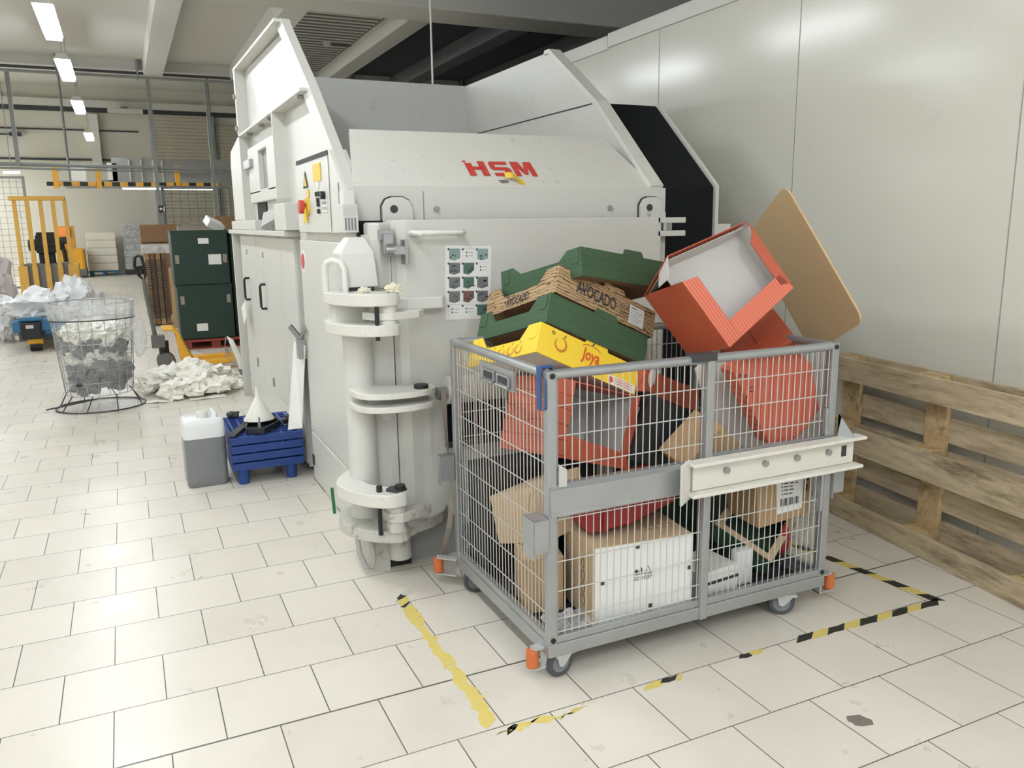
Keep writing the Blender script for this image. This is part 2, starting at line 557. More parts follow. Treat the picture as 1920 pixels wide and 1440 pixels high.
struct(mb.build('ceiling_void', M['void_shaded']))
mb = MB(); mb.bx(-6, 9.5, 12.4, 27.6, 5.75, 5.85)
struct(mb.build('ceiling_hall', M['ceiling']))
# down-stand face where the low ceiling ends, and the ribs and the cross beam under it
mb = MB(); mb.bx(-6, 9.5, 12.3, 12.45, 3.86, 5.8)
struct(mb.build('trim_3', M['beam']))
mb = MB(); mb.bx(-6, 9.5, 5.75, 6.3, 3.52, 4.0)
struct(mb.build('trim_4', M['beam'], bevel=0.02))
mb = MB()
for x in (-3.9, -1.9, 0.84, 2.13, 3.55):
    mb.bx(x - 0.14, x + 0.14, 6.3, 12.3, 3.78, 4.0)
    mb.bx(x - 0.14, x + 0.14, -6, 5.75, 3.78, 4.0)
struct(mb.build('trim_5', M['beam'], bevel=0.01))
mb = MB()
for x in (4.85, 6.2, 7.6):
    mb.bx(x - 0.14, x + 0.14, 6.3, 12.3, 3.78, 4.0)
struct(mb.build('trim_11', M['void_beam_shaded'], bevel=0.01))
mb = MB()
for k in range(34):
    y = 6.5 + k * 0.17
    mb.bx(2.3, 3.38, y, y + 0.03, 3.985, 4.0)
struct(mb.build('trim_6', M['rib_grey']))
# pale rail and dark lintel along the far wall, roller shutter and a side door
mb = MB(); mb.bx(-6, 9.5, 27.1, 27.3, 5.12, 5.33)
struct(mb.build('trim_7', M['trim_light']))
mb = MB(); mb.bx(-6, 9.5, 27.24, 27.3, 4.98, 5.12)
struct(mb.build('trim_8', M['steel_dark']))
mb = MB(); mb.bx(-6, 0.95, 27.25, 27.3, 4.42, 4.46); mb.bx(-6, 0.9, 27.25, 27.3, 3.52, 3.58)
struct(mb.build('trim_9', M['slot']))
d = struct(MB().bx(1.34, 3.2, 27.18, 27.3, 0.0, 4.98).build('door_1', M['shutter']))
MB().bx(1.28, 1.34, 27.14, 27.3, 0, 5.0).build('door_jamb', M['post'], d)
MB().bx(3.2, 3.26, 27.14, 27.3, 0, 5.0).build('door_jamb', M['post'], d)
d = struct(MB().bx(3.34, 4.1, 27.2, 27.3, 0.0, 4.7).build('door_2', M['shutter']))
MB().bx(3.28, 3.34, 27.16, 27.3, 0, 4.75).build('door_jamb', M['post'], d)
mb = MB(); mb.bx(-0.45, -0.18, 27.05, 27.3, 3.3, 4.9)
struct(mb.build('trim_10', M['cap_white']))

# ================================================================ LIGHTS: rows of linear fittings under the ceiling
def make_light(loc, label, group):
    t = thing('ceiling_light', label, 'ceiling light', loc, group=group)
    mb = MB(); mb.prism([(-0.09, 0.0), (0.09, 0.0), (0.05, 0.07), (-0.05, 0.07)], 'y', -0.76, 0.76)
    mb.build('housing', M['cap_white'], t, local=True)
    MB().bx(-0.075, 0.075, -0.74, 0.74, -0.035, 0.0).build('diffuser', M['lamp'], t, local=True)
    for y in (-0.6, 0.6):
        MB().cyl((0, y, 0.07), (0, y, 4.0 - loc[2]), 0.004, 6).build('suspension_rod', M['galv'], t, local=True)
    return t
LZ = 3.5
l0 = make_light((-0.3, 7.6, LZ), 'linear ceiling light nearest the camera in the glaring row at upper left', 'row of linear ceiling lights')
for y, lab in ((10.4, 'second linear ceiling light along the glaring row at upper left'),
               (14.1, 'third linear ceiling light along the glaring row, just above the pale wall rail'),
               (19.2, 'farthest linear ceiling light of the glaring row, above the hazard barrier')):
    dup(l0, (-0.3, y, LZ), label=lab)
for y in (4.8, 2.0, -0.8, -3.6):
    dup(l0, (-0.3, y, LZ), label='linear ceiling light overhead outside the picture')
for x in (-3.6,):  # unseen row added to light the hall from the left
    for y in (-3, 1.5, 6, 10.5, 15, 20, 24.5):
        dup(l0, (x, y, LZ), label='unseen linear ceiling light added in the side row to light the hall', group='added side rows of ceiling lights')
for x in (-4.5, -5.4):  # more unseen lamps, added to brighten the far hall
    for y in (14, 16.5, 19, 21.5, 24, 26):
        dup(l0, (x, y, LZ), label='unseen linear ceiling light added in the side row to light the hall', group='added side rows of ceiling lights')
for x in (-1.9, 1.8):  # unseen lamps added behind the camera for frontal fill
    for y in (-3.2, -5.0):
        dup(l0, (x, y, LZ), label='unseen linear ceiling light added behind the camera as frontal fill', group='added rear fill lights')

# ================================================================ BALER
BX0, BX1 = 1.047, 2.61
baler = thing('baling_press', 'large grey-white horizontal baling press with a red logo on its sloping hood', 'baler', (1.8, 3.0, 0))
P = M['paint']
body = MB()
body.bx(1.055, 2.60, 1.16, 2.36, 0.0, 1.44)
body.bx(1.12, 2.58, 2.36, 2.52, 0.0, 1.40)
body.bx(1.055, 2.60, 2.52, 4.92, 0.03, 1.40)
body.bx(1.12, 2.56, 1.2, 4.2, 1.38, 1.46)
body.build('body', P, baler)
MB().bx(1.10, 1.125, 2.36, 2.52, 0.02, 1.39).build('gap_strip', M['slot'], baler)
fp = MB().bx(1.045, 1.06, 1.165, 2.345, 0.305, 1.385).build('side_panel', P, baler, bevel=0.006)
sk = MB(); sk.cyl((1.043, 2.27, 1.27), (1.046, 2.27, 1.27), 0.06, 24)
sk.build('round_sticker', M['paper'], fp)
sk = MB(); sk.cyl((1.041, 2.27, 1.27), (1.0425, 2.27, 1.27), 0.042, 24)
sk.build('red_mark', M['red'], fp)
MB().bx(1.0435, 1.046, 1.62, 1.9, 0.95, 1.33).build('scuff_mark', M['plate_grey'], fp) if False else None
MB().bx(1.045, 1.06, 1.165, 2.345, 0.012, 0.295).build('lower_panel', P, baler, bevel=0.004)
MB().bx(1.04, 1.05, 2.30, 2.34, 0.10, 0.16).build('panel_lock', M['slot'], baler)
# rear cabinet doors with black pull handles
def pull(y, z, par):
    MB().tube([(1.045, y, z - 0.085), (1.012, y, z - 0.085), (1.005, y, z - 0.07), (1.005, y, z + 0.07), (1.012, y, z + 0.085), (1.045, y, z + 0.085)], 0.009, 8).build('handle', M['black'], par, smooth=True)
for y0, y1, hy in ((4.03, 4.87, 4.50), (2.98, 4.02, 3.68)):
    dr = MB().bx(1.043, 1.058, y0 + 0.004, y1 - 0.004, 0.30, 1.388).build('cabinet_door', P, baler, bevel=0.004)
    pull(hy, 0.97, dr)
    MB().bx(1.039, 1.044, hy - 0.01, hy + 0.03, 1.24, 1.28).build('lock', M['chrome'], dr)
MB().bx(1.043, 1.058, 2.53, 2.975, 0.05, 1.388).build('cover_panel', P, baler, bevel=0.004)
lp = MB().bx(1.043, 1.058, 2.98, 4.87, 0.05, 0.292).build('lower_panel', P, baler, bevel=0.004)
MB().bx(1.033, 1.044, 3.56, 3.60, 0.34, 0.40).build('lock', M['chrome'], lp)
MB().bx(1.033, 1.044, 4.30, 4.34, 0.37, 0.44).build('lock', M['chrome'], lp)
MB().bx(0.985, 2.62, 2.46, 5.12, 1.40, 1.432).build('top_ledge', P, baler, bevel=0.004)
MB().bx(1.0, 2.6, 5.0, 5.06, 0.0, 1.40).build('end_plate', P, baler)
# hopper: left cheek with its flanges
hl = MB()
hl.prism([(1.24, 1.44), (1.24, 1.62), (1.84, 2.10), (2.42, 2.51), (4.2, 2.56), (4.2, 1.43)], 'x', 1.075, 1.09)
hl.build('left_cheek', P, baler)
fl = MB()
fl.prism([(2.44, 2.545), (4.2, 2.575), (4.2, 2.56), (2.44, 2.53)], 'x', 1.0, 1.09)
fl.build('top_flange', P, baler)
fl = MB()
fl.prism([(1.19, 1.44), (1.19, 1.615), (1.82, 2.115), (2.32, 2.465), (2.43, 2.545), (2.58, 2.545), (1.95, 2.08), (1.34, 1.60), (1.30, 1.44)], 'x', 1.035, 1.08)
fl.build('front_flange', P, baler)
MB().bx(1.0, 1.075, 4.14, 4.2, 1.44, 2.56).build('rear_flange', P, baler)
rib = MB().bx(1.0, 1.075, 1.87, 4.2, 2.098, 2.112).build('shelf_rib', P, baler)
for y in (2.02, 2.95, 3.3, 3.85):
    MB().cyl((1.035, y, 2.097), (1.035, y, 2.08), 0.02, 12).build('bolt', M['plate_grey'], rib)
for y, z in ((4.17, 2.38), (4.17, 2.16)):
    MB().cyl((1.0, y, z), (0.985, y, z), 0.018, 12).build('bolt', M['plate_grey'], baler)
MB().prism([(2.70, 1.62), (2.70, 2.098), (2.725, 2.098), (2.725, 1.56)], 'x', 1.0, 1.075).build('upright_rib', P, baler)
wf = MB()
wf.bx(1.035, 1.078, 2.82, 4.02, 1.95, 2.0); wf.bx(1.035, 1.078, 2.82, 3.20, 1.68, 1.96); wf.bx(1.035, 1.078, 3.55, 4.02, 1.68, 1.96); wf.bx(1.035, 1.078, 2.82, 4.02, 1.62, 1.70)
w = wf.build('inspection_window', P, baler, bevel=0.006)
MB().bx(1.066, 1.074, 3.18, 3.57, 1.69, 1.96).build('window_slot', M['plate_grey'], w)
MB().bx(1.01, 1.04, 3.80, 4.10, 1.86, 1.92).build('window_latch', M['chrome'], baler, bevel=0.004)
MB().plate([(1.11, 2.74, 1.62), (1.11, 3.9, 1.60), (0.985, 3.3, 1.455), (0.985, 2.74, 1.50)], (0.02, 0, -0.02)).build('outlet_chute', M['plate_grey'], baler)
MB().bx(0.985, 1.11, 2.40, 2.76, 1.434, 1.585).build('junction_box', P, baler, bevel=0.005)
MB().bx(0.985, 1.11, 3.55, 4.85, 1.432, 1.50).build('sill_box', P, baler, bevel=0.005)
MB().bx(1.068, 1.074, 3.55, 3.95, 1.5, 1.72).build('opening', M['navy'], baler)
rc = MB(); rc.prism([(4.24, 1.50), (4.24, 2.16), (4.95, 2.06), (5.0, 1.95), (5.0, 1.50)], 'x', 1.03, 1.10)
rc.build('rear_cover', M['paint_scuffed'], baler, bevel=0.01)
# control box on the left flange
cb = MB(); cb.prism([(1.185, 1.425), (1.185, 1.60), (1.42, 1.79), (2.20, 1.79), (2.20, 1.425)], 'x', 1.02, 1.10)
cb = cb.build('control_box', P, baler, bevel=0.004)
CX = 1.019
MB().bx(CX - 0.003, CX, 1.44, 2.16, 1.768, 1.788).build('dark_gap', M['slot'], cb)
MB().bx(CX - 0.002, CX, 1.436, 1.440, 1.43, 1.768).build('panel_edge', M['ink'], cb)
MB().bx(CX - 0.003, CX, 1.60, 1.76, 1.665, 1.745).build('yellow_notice', M['yellow'], cb)
tri = MB()
tri.prism([(1.895, 1.645), (2.01, 1.645), (1.95, 1.725)], 'x', CX - 0.003, CX)
tri.m = 1
tri.prism([(1.92, 1.654), (1.985, 1.654), (1.952, 1.702)], 'x', CX - 0.0045, CX - 0.003)
tri.build('warning_triangle', [M['ink_dark'], M['yellow']], cb)
ring = MB(); ring.cyl((CX, 1.93, 1.552), (CX - 0.012, 1.93, 1.552), 0.045, 24)
ring.bx(CX - 0.004, CX, 1.88, 1.93, 1.60, 1.635)
ring.build('emergency_plate', M['yellow'], cb)
st = MB(); st.cyl((CX - 0.01, 1.93, 1.552), (CX - 0.02, 1.93, 1.552), 0.016, 16); st.cyl((CX - 0.02, 1.93, 1.552), (CX - 0.048, 1.93, 1.552), 0.034, 24)
st.build('emergency_stop', M['red_button'], cb, bevel=0.006)
MB().bx(CX - 0.003, CX, 1.95, 2.05, 1.475, 1.535).build('yellow_notice', M['yellow'], cb)
MB().cyl((CX - 0.02, 1.905, 1.55), (CX - 0.02, 1.895, 1.49), 0.006, 8).build('key', M['yellow'], cb)
for y, z in ((1.695, 1.606), (1.645, 1.606), (1.675, 1.578), (1.67, 1.558), (1.668, 1.526)):
    MB().cyl((CX, y, z), (CX - 0.012, y, z), 0.011, 14).build('push_button', M['ink_dark'], cb)
MB().cyl((CX, 1.55, 1.596), (CX - 0.02, 1.55, 1.596), 0.018, 16).build('selector', M['black'], cb)
lb_ = MB().bx(CX - 0.002, CX, 1.50, 1.61, 1.52, 1.575)
lb_.m = 1
for q in range(3):
    for qz in range(2): lb_.bx(CX - 0.003, CX - 0.002, 1.515 + q * 0.033, 1.53 + q * 0.033, 1.53 + qz * 0.024, 1.545 + qz * 0.024)
lb_.build('printed_label', [M['paper'], M['ink']], cb)
MB().bx(CX - 0.002, CX, 1.655, 1.705, 1.63, 1.664).build('white_label', M['paper'], cb)
MB().bx(CX - 0.002, CX, 1.268, 1.276, 1.45, 1.64).build('panel_edge', M['ink'], cb)
kp = MB().bx(0.985, 1.05, 1.085, 1.182, 1.43, 1.545).build('switch_module', P, baler, bevel=0.004)
MB().bx(0.988, 1.047, 1.083, 1.086, 1.50, 1.54).build('module_window', M['card_grey'], kp)
for k in range(4):
    MB().bx(0.993 + k * 0.013, 0.999 + k * 0.013, 1.082, 1.086, 1.44, 1.49).build('module_print', M['ink'], kp)
MB().bx(0.995, 1.04, 1.10, 1.17, 1.545, 1.60).build('module_plug', M['cap_white'], kp)
# rear wall and right cheek of the hopper
MB().bx(1.118, 2.572, 3.6, 3.62, 1.40, 2.455).build('rear_sheet', M['sheet_paint'], baler)
RP = [(1.19, 1.63), (1.72, 2.10), (2.27, 2.456), (3.62, 2.456), (3.62, 1.40), (1.19, 1.40)]
rch = MB(); rch.prism(RP, 'x', 2.572, 2.60)
rch = rch.build('right_cheek', P, baler)
rfl = MB()
rfl.prism([(1.18, 1.635), (1.71, 2.105), (2.26, 2.47), (2.32, 2.47), (2.33, 2.45), (2.27, 2.445), (1.725, 2.085), (1.195, 1.615)], 'x', 2.56, 2.635)
rfl.build('right_flange', M['paint_scuffed'], baler)
MB().bx(2.568, 2.573, 1.78, 3.6, 2.094, 2.10).build('cheek_seam', M['slot'], rch)
# sloping hood with the logo
A = [Vector((1.06, 1.19, 1.62)), Vector((2.60, 1.19, 1.62)), Vector((2.49, 1.53, 1.89)), Vector((1.145, 1.53, 1.89))]
hn = Vector((0, -0.27, 0.34)).normalized()
hood = MB(); hood.plate(A, -hn * 0.02)
hood.plate([A[2], A[3], Vector((1.145, 1.60, 1.70)), Vector((2.49, 1.60, 1.70))], (0, 0.01, 0))
hood = hood.build('hood', M['paint_scuffed'], baler)
HU = Vector((0, 0.34, 0.27)).normalized()
def on_hood(x, up): return Vector((x, 1.19, 1.62)) + HU * up + hn * 0.002
lo = MB()
def hp(pts):
    lo.plate([on_hood(1.617 + x * 0.335, 0.085 + y * 0.112) for x, y in pts], hn * 0.0015)
hp([(0.02, 0), (0.12, 0), (0.12, 0.42), (0.24, 0.42), (0.24, 0.62), (0.12, 0.62), (0.12, 0.86), (0.02, 0.86)])
hp([(0.22, 0), (0.32, 0), (0.32, 1), (0.22, 1)])
hp([(0.0, 0.94), (0.05, 0.94), (0.05, 1.02), (0.0, 1.02)])
hp([(0.40, 0), (0.66, 0), (0.68, 0.1), (0.68, 0.5), (0.64, 0.6), (0.46, 0.6), (0.46, 0.8), (0.66, 0.8), (0.66, 1), (0.42, 1), (0.38, 0.9), (0.38, 0.5), (0.42, 0.4), (0.58, 0.4), (0.58, 0.2), (0.40, 0.2)])
hp([(0.72, 0), (0.80, 0), (0.80, 0.62), (0.865, 0.1), (0.915, 0.1), (0.97, 0.62), (0.97, 0), (1.05, 0), (1.05, 1), (0.93, 1), (0.89, 0.45), (0.85, 1), (0.72, 1)])
lo.build('logo_lettering', M['logo_red'], hood)
MB().plate([on_hood(1.76, 0.03), on_hood(1.80, 0.035), on_hood(1.795, 0.055), on_hood(1.75, 0.05)], hn * 0.001).build('grey_patch', M['stain'], hood)
# band above the door
MB().bx(1.055, 2.60, 1.165, 1.22, 1.475, 1.622).build('front_band', P, baler)
for x0 in (1.17, 2.475):
    lug = MB()
    pts = [(x0, 1.42), (x0, 1.535), (x0 + 0.018, 1.565), (x0 + 0.045, 1.575), (x0 + 0.09, 1.575), (x0 + 0.12, 1.56), (x0 + 0.135, 1.53), (x0 + 0.135, 1.42)]
    lug.prism([(px + (0.004 if px > x0 + .06 else -0.004), pz + 0.005) for px, pz in pts], 'y', 1.158, 1.166)
    lug.build('lug_shadow_gap', M['slot'], baler)
    lug = MB(); lug.prism(pts, 'y', 1.14, 1.16)
    lug = lug.build('lifting_lug', P, baler, bevel=0.003)
    MB().cyl((x0 + 0.05, 1.14, 1.525), (x0 + 0.05, 1.137, 1.525), 0.017, 20).build('lug_hole', M['slot'], lug)
for x in (1.42, 2.31):
    MB().cyl((x, 1.165, 1.525), (x, 1.152, 1.525), 0.013, 6).build('bolt', M['plate_grey'], baler)
MB().bx(1.36, 1.364, 1.162, 1.168, 1.48, 1.60).build('weld_line', M['plate_grey'], baler)
MB().bx(1.06, 1.16, 1.11, 1.16, 1.395, 1.478).build('recess_shade', M['navy'], baler)  # dark box standing in for the shade in the hole under the band
# the door
door = MB()
door.prism([(1.165, 1.10), (1.165, 1.03), (1.18, 1.0), (1.215, 0.985), (2.485, 0.985), (2.49, 0.99), (2.49, 1.10)], 'z', 0.12, 1.478)
door = door.build('door', P, baler, bevel=0.012)
MB().tube([(1.24, 0.985, 1.425), (1.24, 0.915, 1.425), (1.255, 0.90, 1.425), (1.43, 0.90, 1.425), (1.445, 0.915, 1.425), (1.445, 0.985, 1.425)], 0.013, 12).build('handle', M['cap_white'], door, smooth=True)
po = MB(); po.T = Matrix.Translation((1.49, 0.984, 1.21)) @ Matrix.Rotation(0.03, 4, 'Y')
po.bx(-0.105, 0.105, -0.0012, 0, -0.157, 0.157)
prnd = random.Random(3)
for r in range(5):
    for c in range(3):
        cx = -0.095 + c * 0.065; cz = 0.145 - r * 0.06
        kind = {(0, 0): 3, (0, 1): 0, (1, 2): 0, (2, 1): 4, (3, 1): 6, (4, 0): 0, (4, 1): 0, (4, 2): 4, (1, 1): 4, (2, 0): 5, (3, 0): 5, (1, 0): 5, (0, 2): 3}.get((r, c), 5)
        po.m = 1
        po.bx(cx - 0.002, cx + 0.06, -0.0015, -0.0011, cz + 0.002, cz + 0.0028)
        if kind:
            po.m = kind
            po.prism([(cx + 0.006, cz), (cx + 0.056, cz), (cx + 0.056, cz - 0.04 + 0.01 * (c % 2)), (cx + 0.03, cz - 0.05), (cx + 0.006, cz - 0.044)], 'y', -0.002, -0.0012)
            po.m = 2
            for q in range(3):
                qx = cx + 0.01 + prnd.random() * 0.035; qz = cz - 0.008 - prnd.random() * 0.03
                po.bx(qx, qx + 0.004 + prnd.random() * 0.012, -0.0024, -0.002, qz - 0.006, qz)
        else:
            po.m = 2
            for q in range(2):
                po.bx(cx + 0.018, cx + 0.023, -0.002, -0.0012, cz - 0.02 - q * 0.014, cz - 0.013 - q * 0.014)
                po.m = 1
                po.bx(cx + 0.028, cx + 0.05, -0.002, -0.0012, cz - 0.017 - q * 0.014, cz - 0.0155 - q * 0.014)
                po.m = 2
        po.m = 2
        po.T = po.T
        po.cyl((cx + 0.003, -0.0012, cz - 0.003), (cx + 0.003, -0.0026, cz - 0.003), 0.0045, 12)
po.build('instruction_sheet', [M['paper'], M['ink'], M['ink_dark'], M['ink_teal'], M['ink_green'], M['ink_photo'], M['ink_brown']], door)
MB().prism([(1.14, 1.0), (1.20, 0.92), (1.345, 0.92), (1.365, 0.935), (1.37, 1.0)], 'z', 1.115, 1.165).build('door_bracket', M['cap_white'], door, bevel=0.006)
# right-hand hinge bars and the dark side opening
for z in (1.45, 1.388):
    MB().bx(2.47, 2.63, 0.985, 1.03, z, z + 0.026).build('hinge_bar', P, baler, bevel=0.002)
MB().bx(2.52, 2.565, 1.06, 1.12, 0.1, 1.50).build('door_post', P, baler)
MB().cyl((2.54, 1.03, 1.416), (2.54, 1.03, 1.45), 0.035, 16).build('hinge_pin', M['chrome'], baler)
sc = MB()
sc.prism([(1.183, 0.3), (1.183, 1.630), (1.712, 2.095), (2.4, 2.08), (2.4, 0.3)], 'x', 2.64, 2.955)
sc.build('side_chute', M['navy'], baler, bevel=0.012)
sp = MB(); sp.prism([(1.17, 0.3), (1.17, 1.635), (1.70, 2.10), (1.76, 2.10), (2.4, 2.10), (2.4, 0.3)], 'x', 2.955, 2.975)
sp.build('chute_plate', P, baler)
MB().bx(2.975, 3.06, 1.17, 1.2, 1.36, 1.44).build('chute_bracket', P, baler, bevel=0.004)
MB().bx(2.60, 2.64, 1.17, 1.30, 0.3, 1.62).build('chute_jamb', P, baler)
# hinge column, clamp arms and the base block
MB().cyl((1.005, 1.03, 0.20), (1.005, 1.03, 1.13), 0.062, 32).build('hinge_column', P, baler, smooth=True)
fpl = MB().bx(1.06, 1.160, 1.03, 1.10, 0.1, 1.42).build('column_plate', P, baler)
MB().cyl((1.115, 1.03, 0.66), (1.115, 1.026, 0.66), 0.022, 20).build('plate_hole', M['cap_white'], fpl)
ARM = [(0.885, 1.10), (0.87, 1.00), (0.89, 0.90), (0.94, 0.81), (1.0, 0.765), (1.06, 0.755), (1.11, 0.77), (1.125, 0.81), (1.10, 0.86), (1.04, 0.92), (1.07, 1.10)]
ta = MB(); ta.prism(round_poly(ARM), 'z', 1.152, 1.20)
ta.build('clamp_arm', M['paint_scuffed'], baler, bevel=0.004)
MB().tube([(0.885, 1.02, 1.2), (0.885, 1.02, 1.29), (0.892, 1.01, 1.315), (0.91, 0.985, 1.325), (0.935, 0.955, 1.315), (0.945, 0.94, 1.29), (0.945, 0.94, 1.2)], 0.013, 12).build('grab_handle', M['cap_white'], baler, smooth=True)
ta = MB(); ta.prism(round_poly(ARM), 'z', 1.035, 1.08)
ta.build('clamp_arm', M['paint_scuffed'], baler, bevel=0.004)
MB().cyl((1.075, 0.81, 1.08), (1.075, 0.81, 1.152), 0.036, 24).build('roller', M['cap_white'], baler, smooth=True)
MB().prism([(0.985, 0.86), (1.02, 0.79), (1.08, 0.765), (1.20, 0.80), (1.235, 0.835), (1.22, 0.86), (1.10, 0.86)], 'z', 1.095, 1.125).build('latch_lever', M['paint_scuffed'], baler, bevel=0.003)
MB().cyl((1.02, 0.772, 1.02), (1.02, 0.772, 1.16), 0.009, 10).build('pin', M['black'], baler)
MB().bx(0.90, 1.02, 0.95, 1.05, 1.08, 1.152).build('spacer', P, baler)
MID = [(0.945, 1.02), (0.945, 0.90), (0.98, 0.825), (1.05, 0.795), (1.15, 0.785), (1.25, 0.815), (1.285, 0.86), (1.285, 0.93), (1.1, 0.96), (1.07, 1.06)]
for z in (0.745, 0.80):
    mm_ = MB(); mm_.prism(round_poly(MID), 'z', z - 0.025, z)
    mm_.build('guide_plate', M['paint_scuffed'], baler, bevel=0.003)
MB().bx(1.0, 1.25, 0.87, 1.0, 0.745, 0.775).build('guide_spacer', M['plate_grey'], baler)
MB().cyl((1.215, 0.85, 0.80), (1.215, 0.85, 0.815), 0.03, 20).build('cap_nut', M['black'], baler)
MB().cyl((1.30, 0.90, 0.757), (1.345, 0.90, 0.757), 0.028, 20).build('spindle_knob', M['chrome'], baler, smooth=True)
MB().bx(1.36, 2.2, 0.955, 0.98, 0.53, 0.70).build('door_shade_box', M['navy'], baler)  # dark box standing in for the shaded lower door and its dark bars
MB().bx(1.36, 2.2, 0.945, 0.975, 0.50, 0.525).build('dark_rail', M['steel_dark'], baler)
MB().cyl((1.345, 0.91, 0.765), (2.1, 0.91, 0.765), 0.06, 28).build('spindle_tube', P, baler, smooth=True)
LOW = [(0.999, 1.19), (0.939, 1.13), (0.888, 1.046), (0.872, 0.974), (0.895, 0.879), (0.946, 0.79), (1.005, 0.742), (1.05, 0.728), (1.105, 0.74), (1.118, 0.785), (1.085, 0.825), (1.035, 0.865), (0.985, 0.94), (0.99, 1.01), (1.029, 1.095), (1.03, 1.17)]
la = MB(); la.prism(round_poly(LOW), 'z', 0.345, 0.40)
la = la.build('clamp_arm', M['paint_scuffed'], baler, bevel=0.004)
MB().prism([(1.03, 0.79), (1.06, 0.75), (1.11, 0.765), (1.10, 0.80), (1.06, 0.82)], 'z', 0.40, 0.412).build('wear_plate', M['steel_dark'], la)
MB().cyl((1.085, 0.775, 0.41), (1.085, 0.775, 0.425), 0.022, 16).build('bolt', M['grease'], la)
MB().cyl((1.005, 0.80, 0.40), (1.005, 0.80, 0.425), 0.012, 6).build('bolt', M['black'], la)
MB().cyl((1.07, 0.79, 0.23), (1.07, 0.79, 0.345), 0.042, 24).build('roller', M['paint_worn'], baler, smooth=True)
MB().prism([(1.02, 0.83), (1.03, 0.76), (1.08, 0.735), (1.15, 0.76), (1.225, 0.80), (1.225, 0.83)], 'z', 0.275, 0.315).build('latch_lever', M['paint_worn'], baler, bevel=0.003)
MB().cyl((1.0, 0.79, 0.22), (1.0, 0.79, 0.345), 0.009, 10).build('pin', M['black'], baler)
BASE = [(0.933, 1.16), (0.895, 1.08), (0.885, 0.98), (0.93, 0.87), (1.0, 0.80), (1.07, 0.765), (1.115, 0.775), (1.135, 0.82), (1.297, 0.89), (1.371, 0.99), (1.371, 1.10), (1.06, 1.16)]
bp = MB(); bp.prism(round_poly(BASE, 1), 'z', 0.178, 0.23)
bp.build('base_plate', M['paint_worn'], baler, bevel=0.005)
MB().bx(0.99, 1.075, 0.93, 1.165, 0.0, 0.178).build('base_block', M['paint_worn'], baler)
MB().bx(1.075, 1.175, 0.95, 1.0, 0.0, 0.1).build('base_foot', M['grease'], baler)
MB().cyl((1.12, 0.93, 0.05), (1.12, 0.93, 0.178), 0.05, 20).build('base_pivot', M['paint_worn'], baler)
MB().bx(1.175, 1.40, 0.98, 1.10, 0.0, 0.178).build('base_skirt', M['plate_grey'], baler)
MB().tube([(0.93, 0.90, 0.178), (0.935, 0.895, 0.11), (0.955, 0.88, 0.055), (0.98, 0.88, 0.045), (0.99, 0.885, 0.09), (0.985, 0.89, 0.178)], 0.011, 8).build('hose', M['hose'], baler, smooth=True)
MB().bar((0.875, 1.06, 0.245), (0.87, 1.06, 0.36), 0.012, 0.012, (0, 1, 0)).build('marker_rod', M['green_rod'], baler)
# cover box over the column head
mc = MB()
mc.add([(0.945, 0.955, 1.215), (1.085, 0.955, 1.215), (1.085, 1.09, 1.215), (0.945, 1.09, 1.215), (0.935, 0.955, 1.352), (1.072, 0.955, 1.352), (1.072, 1.09, 1.352), (0.935, 1.09, 1.352), (0.985, 1.01, 1.412), (1.05, 1.01, 1.412), (1.05, 1.09, 1.412), (0.985, 1.09, 1.412)],
       [(3, 2, 1, 0), (0, 1, 5, 4), (1, 2, 6, 5), (2, 3, 7, 6), (3, 0, 4, 7), (4, 5, 9, 8), (5, 6, 10, 9), (6, 7, 11, 10), (7, 4, 8, 11), (8, 9, 10, 11)])
mc.build('motor_cover', M['cap_white'], baler, bevel=0.004)
MB().bx(0.965, 1.07, 0.97, 1.08, 1.19, 1.216).build('cover_gap', M['slot'], baler)
MB().prism([(1.07, 1.10), (1.17, 1.10), (1.17, 1.04), (1.11, 1.0), (1.07, 1.02)], 'z', 1.20, 1.47).build('head_post', P, baler, bevel=0.01)
dl = MB().bx(1.105, 1.165, 0.975, 1.005, 1.40, 1.44)
dl.bx(1.115, 1.155, 0.95, 0.975, 1.345, 1.425)
dl.cyl((1.12, 0.955, 1.36), (1.16, 0.955, 1.36), 0.026, 16)
dl.bx(1.15, 1.20, 0.93, 0.985, 1.34, 1.375)
dl.bx(1.195, 1.21, 0.93, 0.99, 1.30, 1.40)
dl.build('door_latch', M['chrome'], baler, bevel=0.002)
# sticker and hinge on the side panel edge
hg = MB().bx(1.0, 1.045, 2.33, 2.40, 0.72, 0.83)
hg.bar((1.02, 2.36, 0.83), (0.975, 2.42, 0.90), 0.012, 0.03); hg.bar((1.02, 2.36, 0.83), (1.03, 2.26, 0.91), 0.012, 0.03)
hg.build('panel_catch', M['chrome'], baler)

# loose bits on the baler
s = MB()
s.surf(lambda u, v: on_hood(1.785 + u * 0.09, 0.048 - u * 0.032 + v * 0.032) + hn * (0.012 + 0.014 * math.sin(u * 5) + 0.006 * v), 8, 4)
s = s.build('tape_scrap', M['yellow'], loc=on_hood(1.83, 0.045)); s.modifiers.new('solid', 'SOLIDIFY').thickness = 0.002
tag(s, 'crumpled scrap of yellow tape stuck on the hood below the logo', 'tape scrap')
for (x, y, z, sx, lab) in ((1.10, 0.80, 1.216, 0.032, 'crumpled cream tissue at the outer end of the top clamp arm'), (1.0, 0.86, 1.21, 0.022, 'small white crumpled scrap lying under the cover box of the press')):
    s = MB().blob((x, y, z), (sx, sx * 0.7, sx * 0.55), x * 9, 0.6, 2.5, 3, flat=1.2005).build('crumpled_tissue', M['trash_cream'], loc=(x, y, 1.2005))
    tag(s, lab, 'tissue')
s = MB()
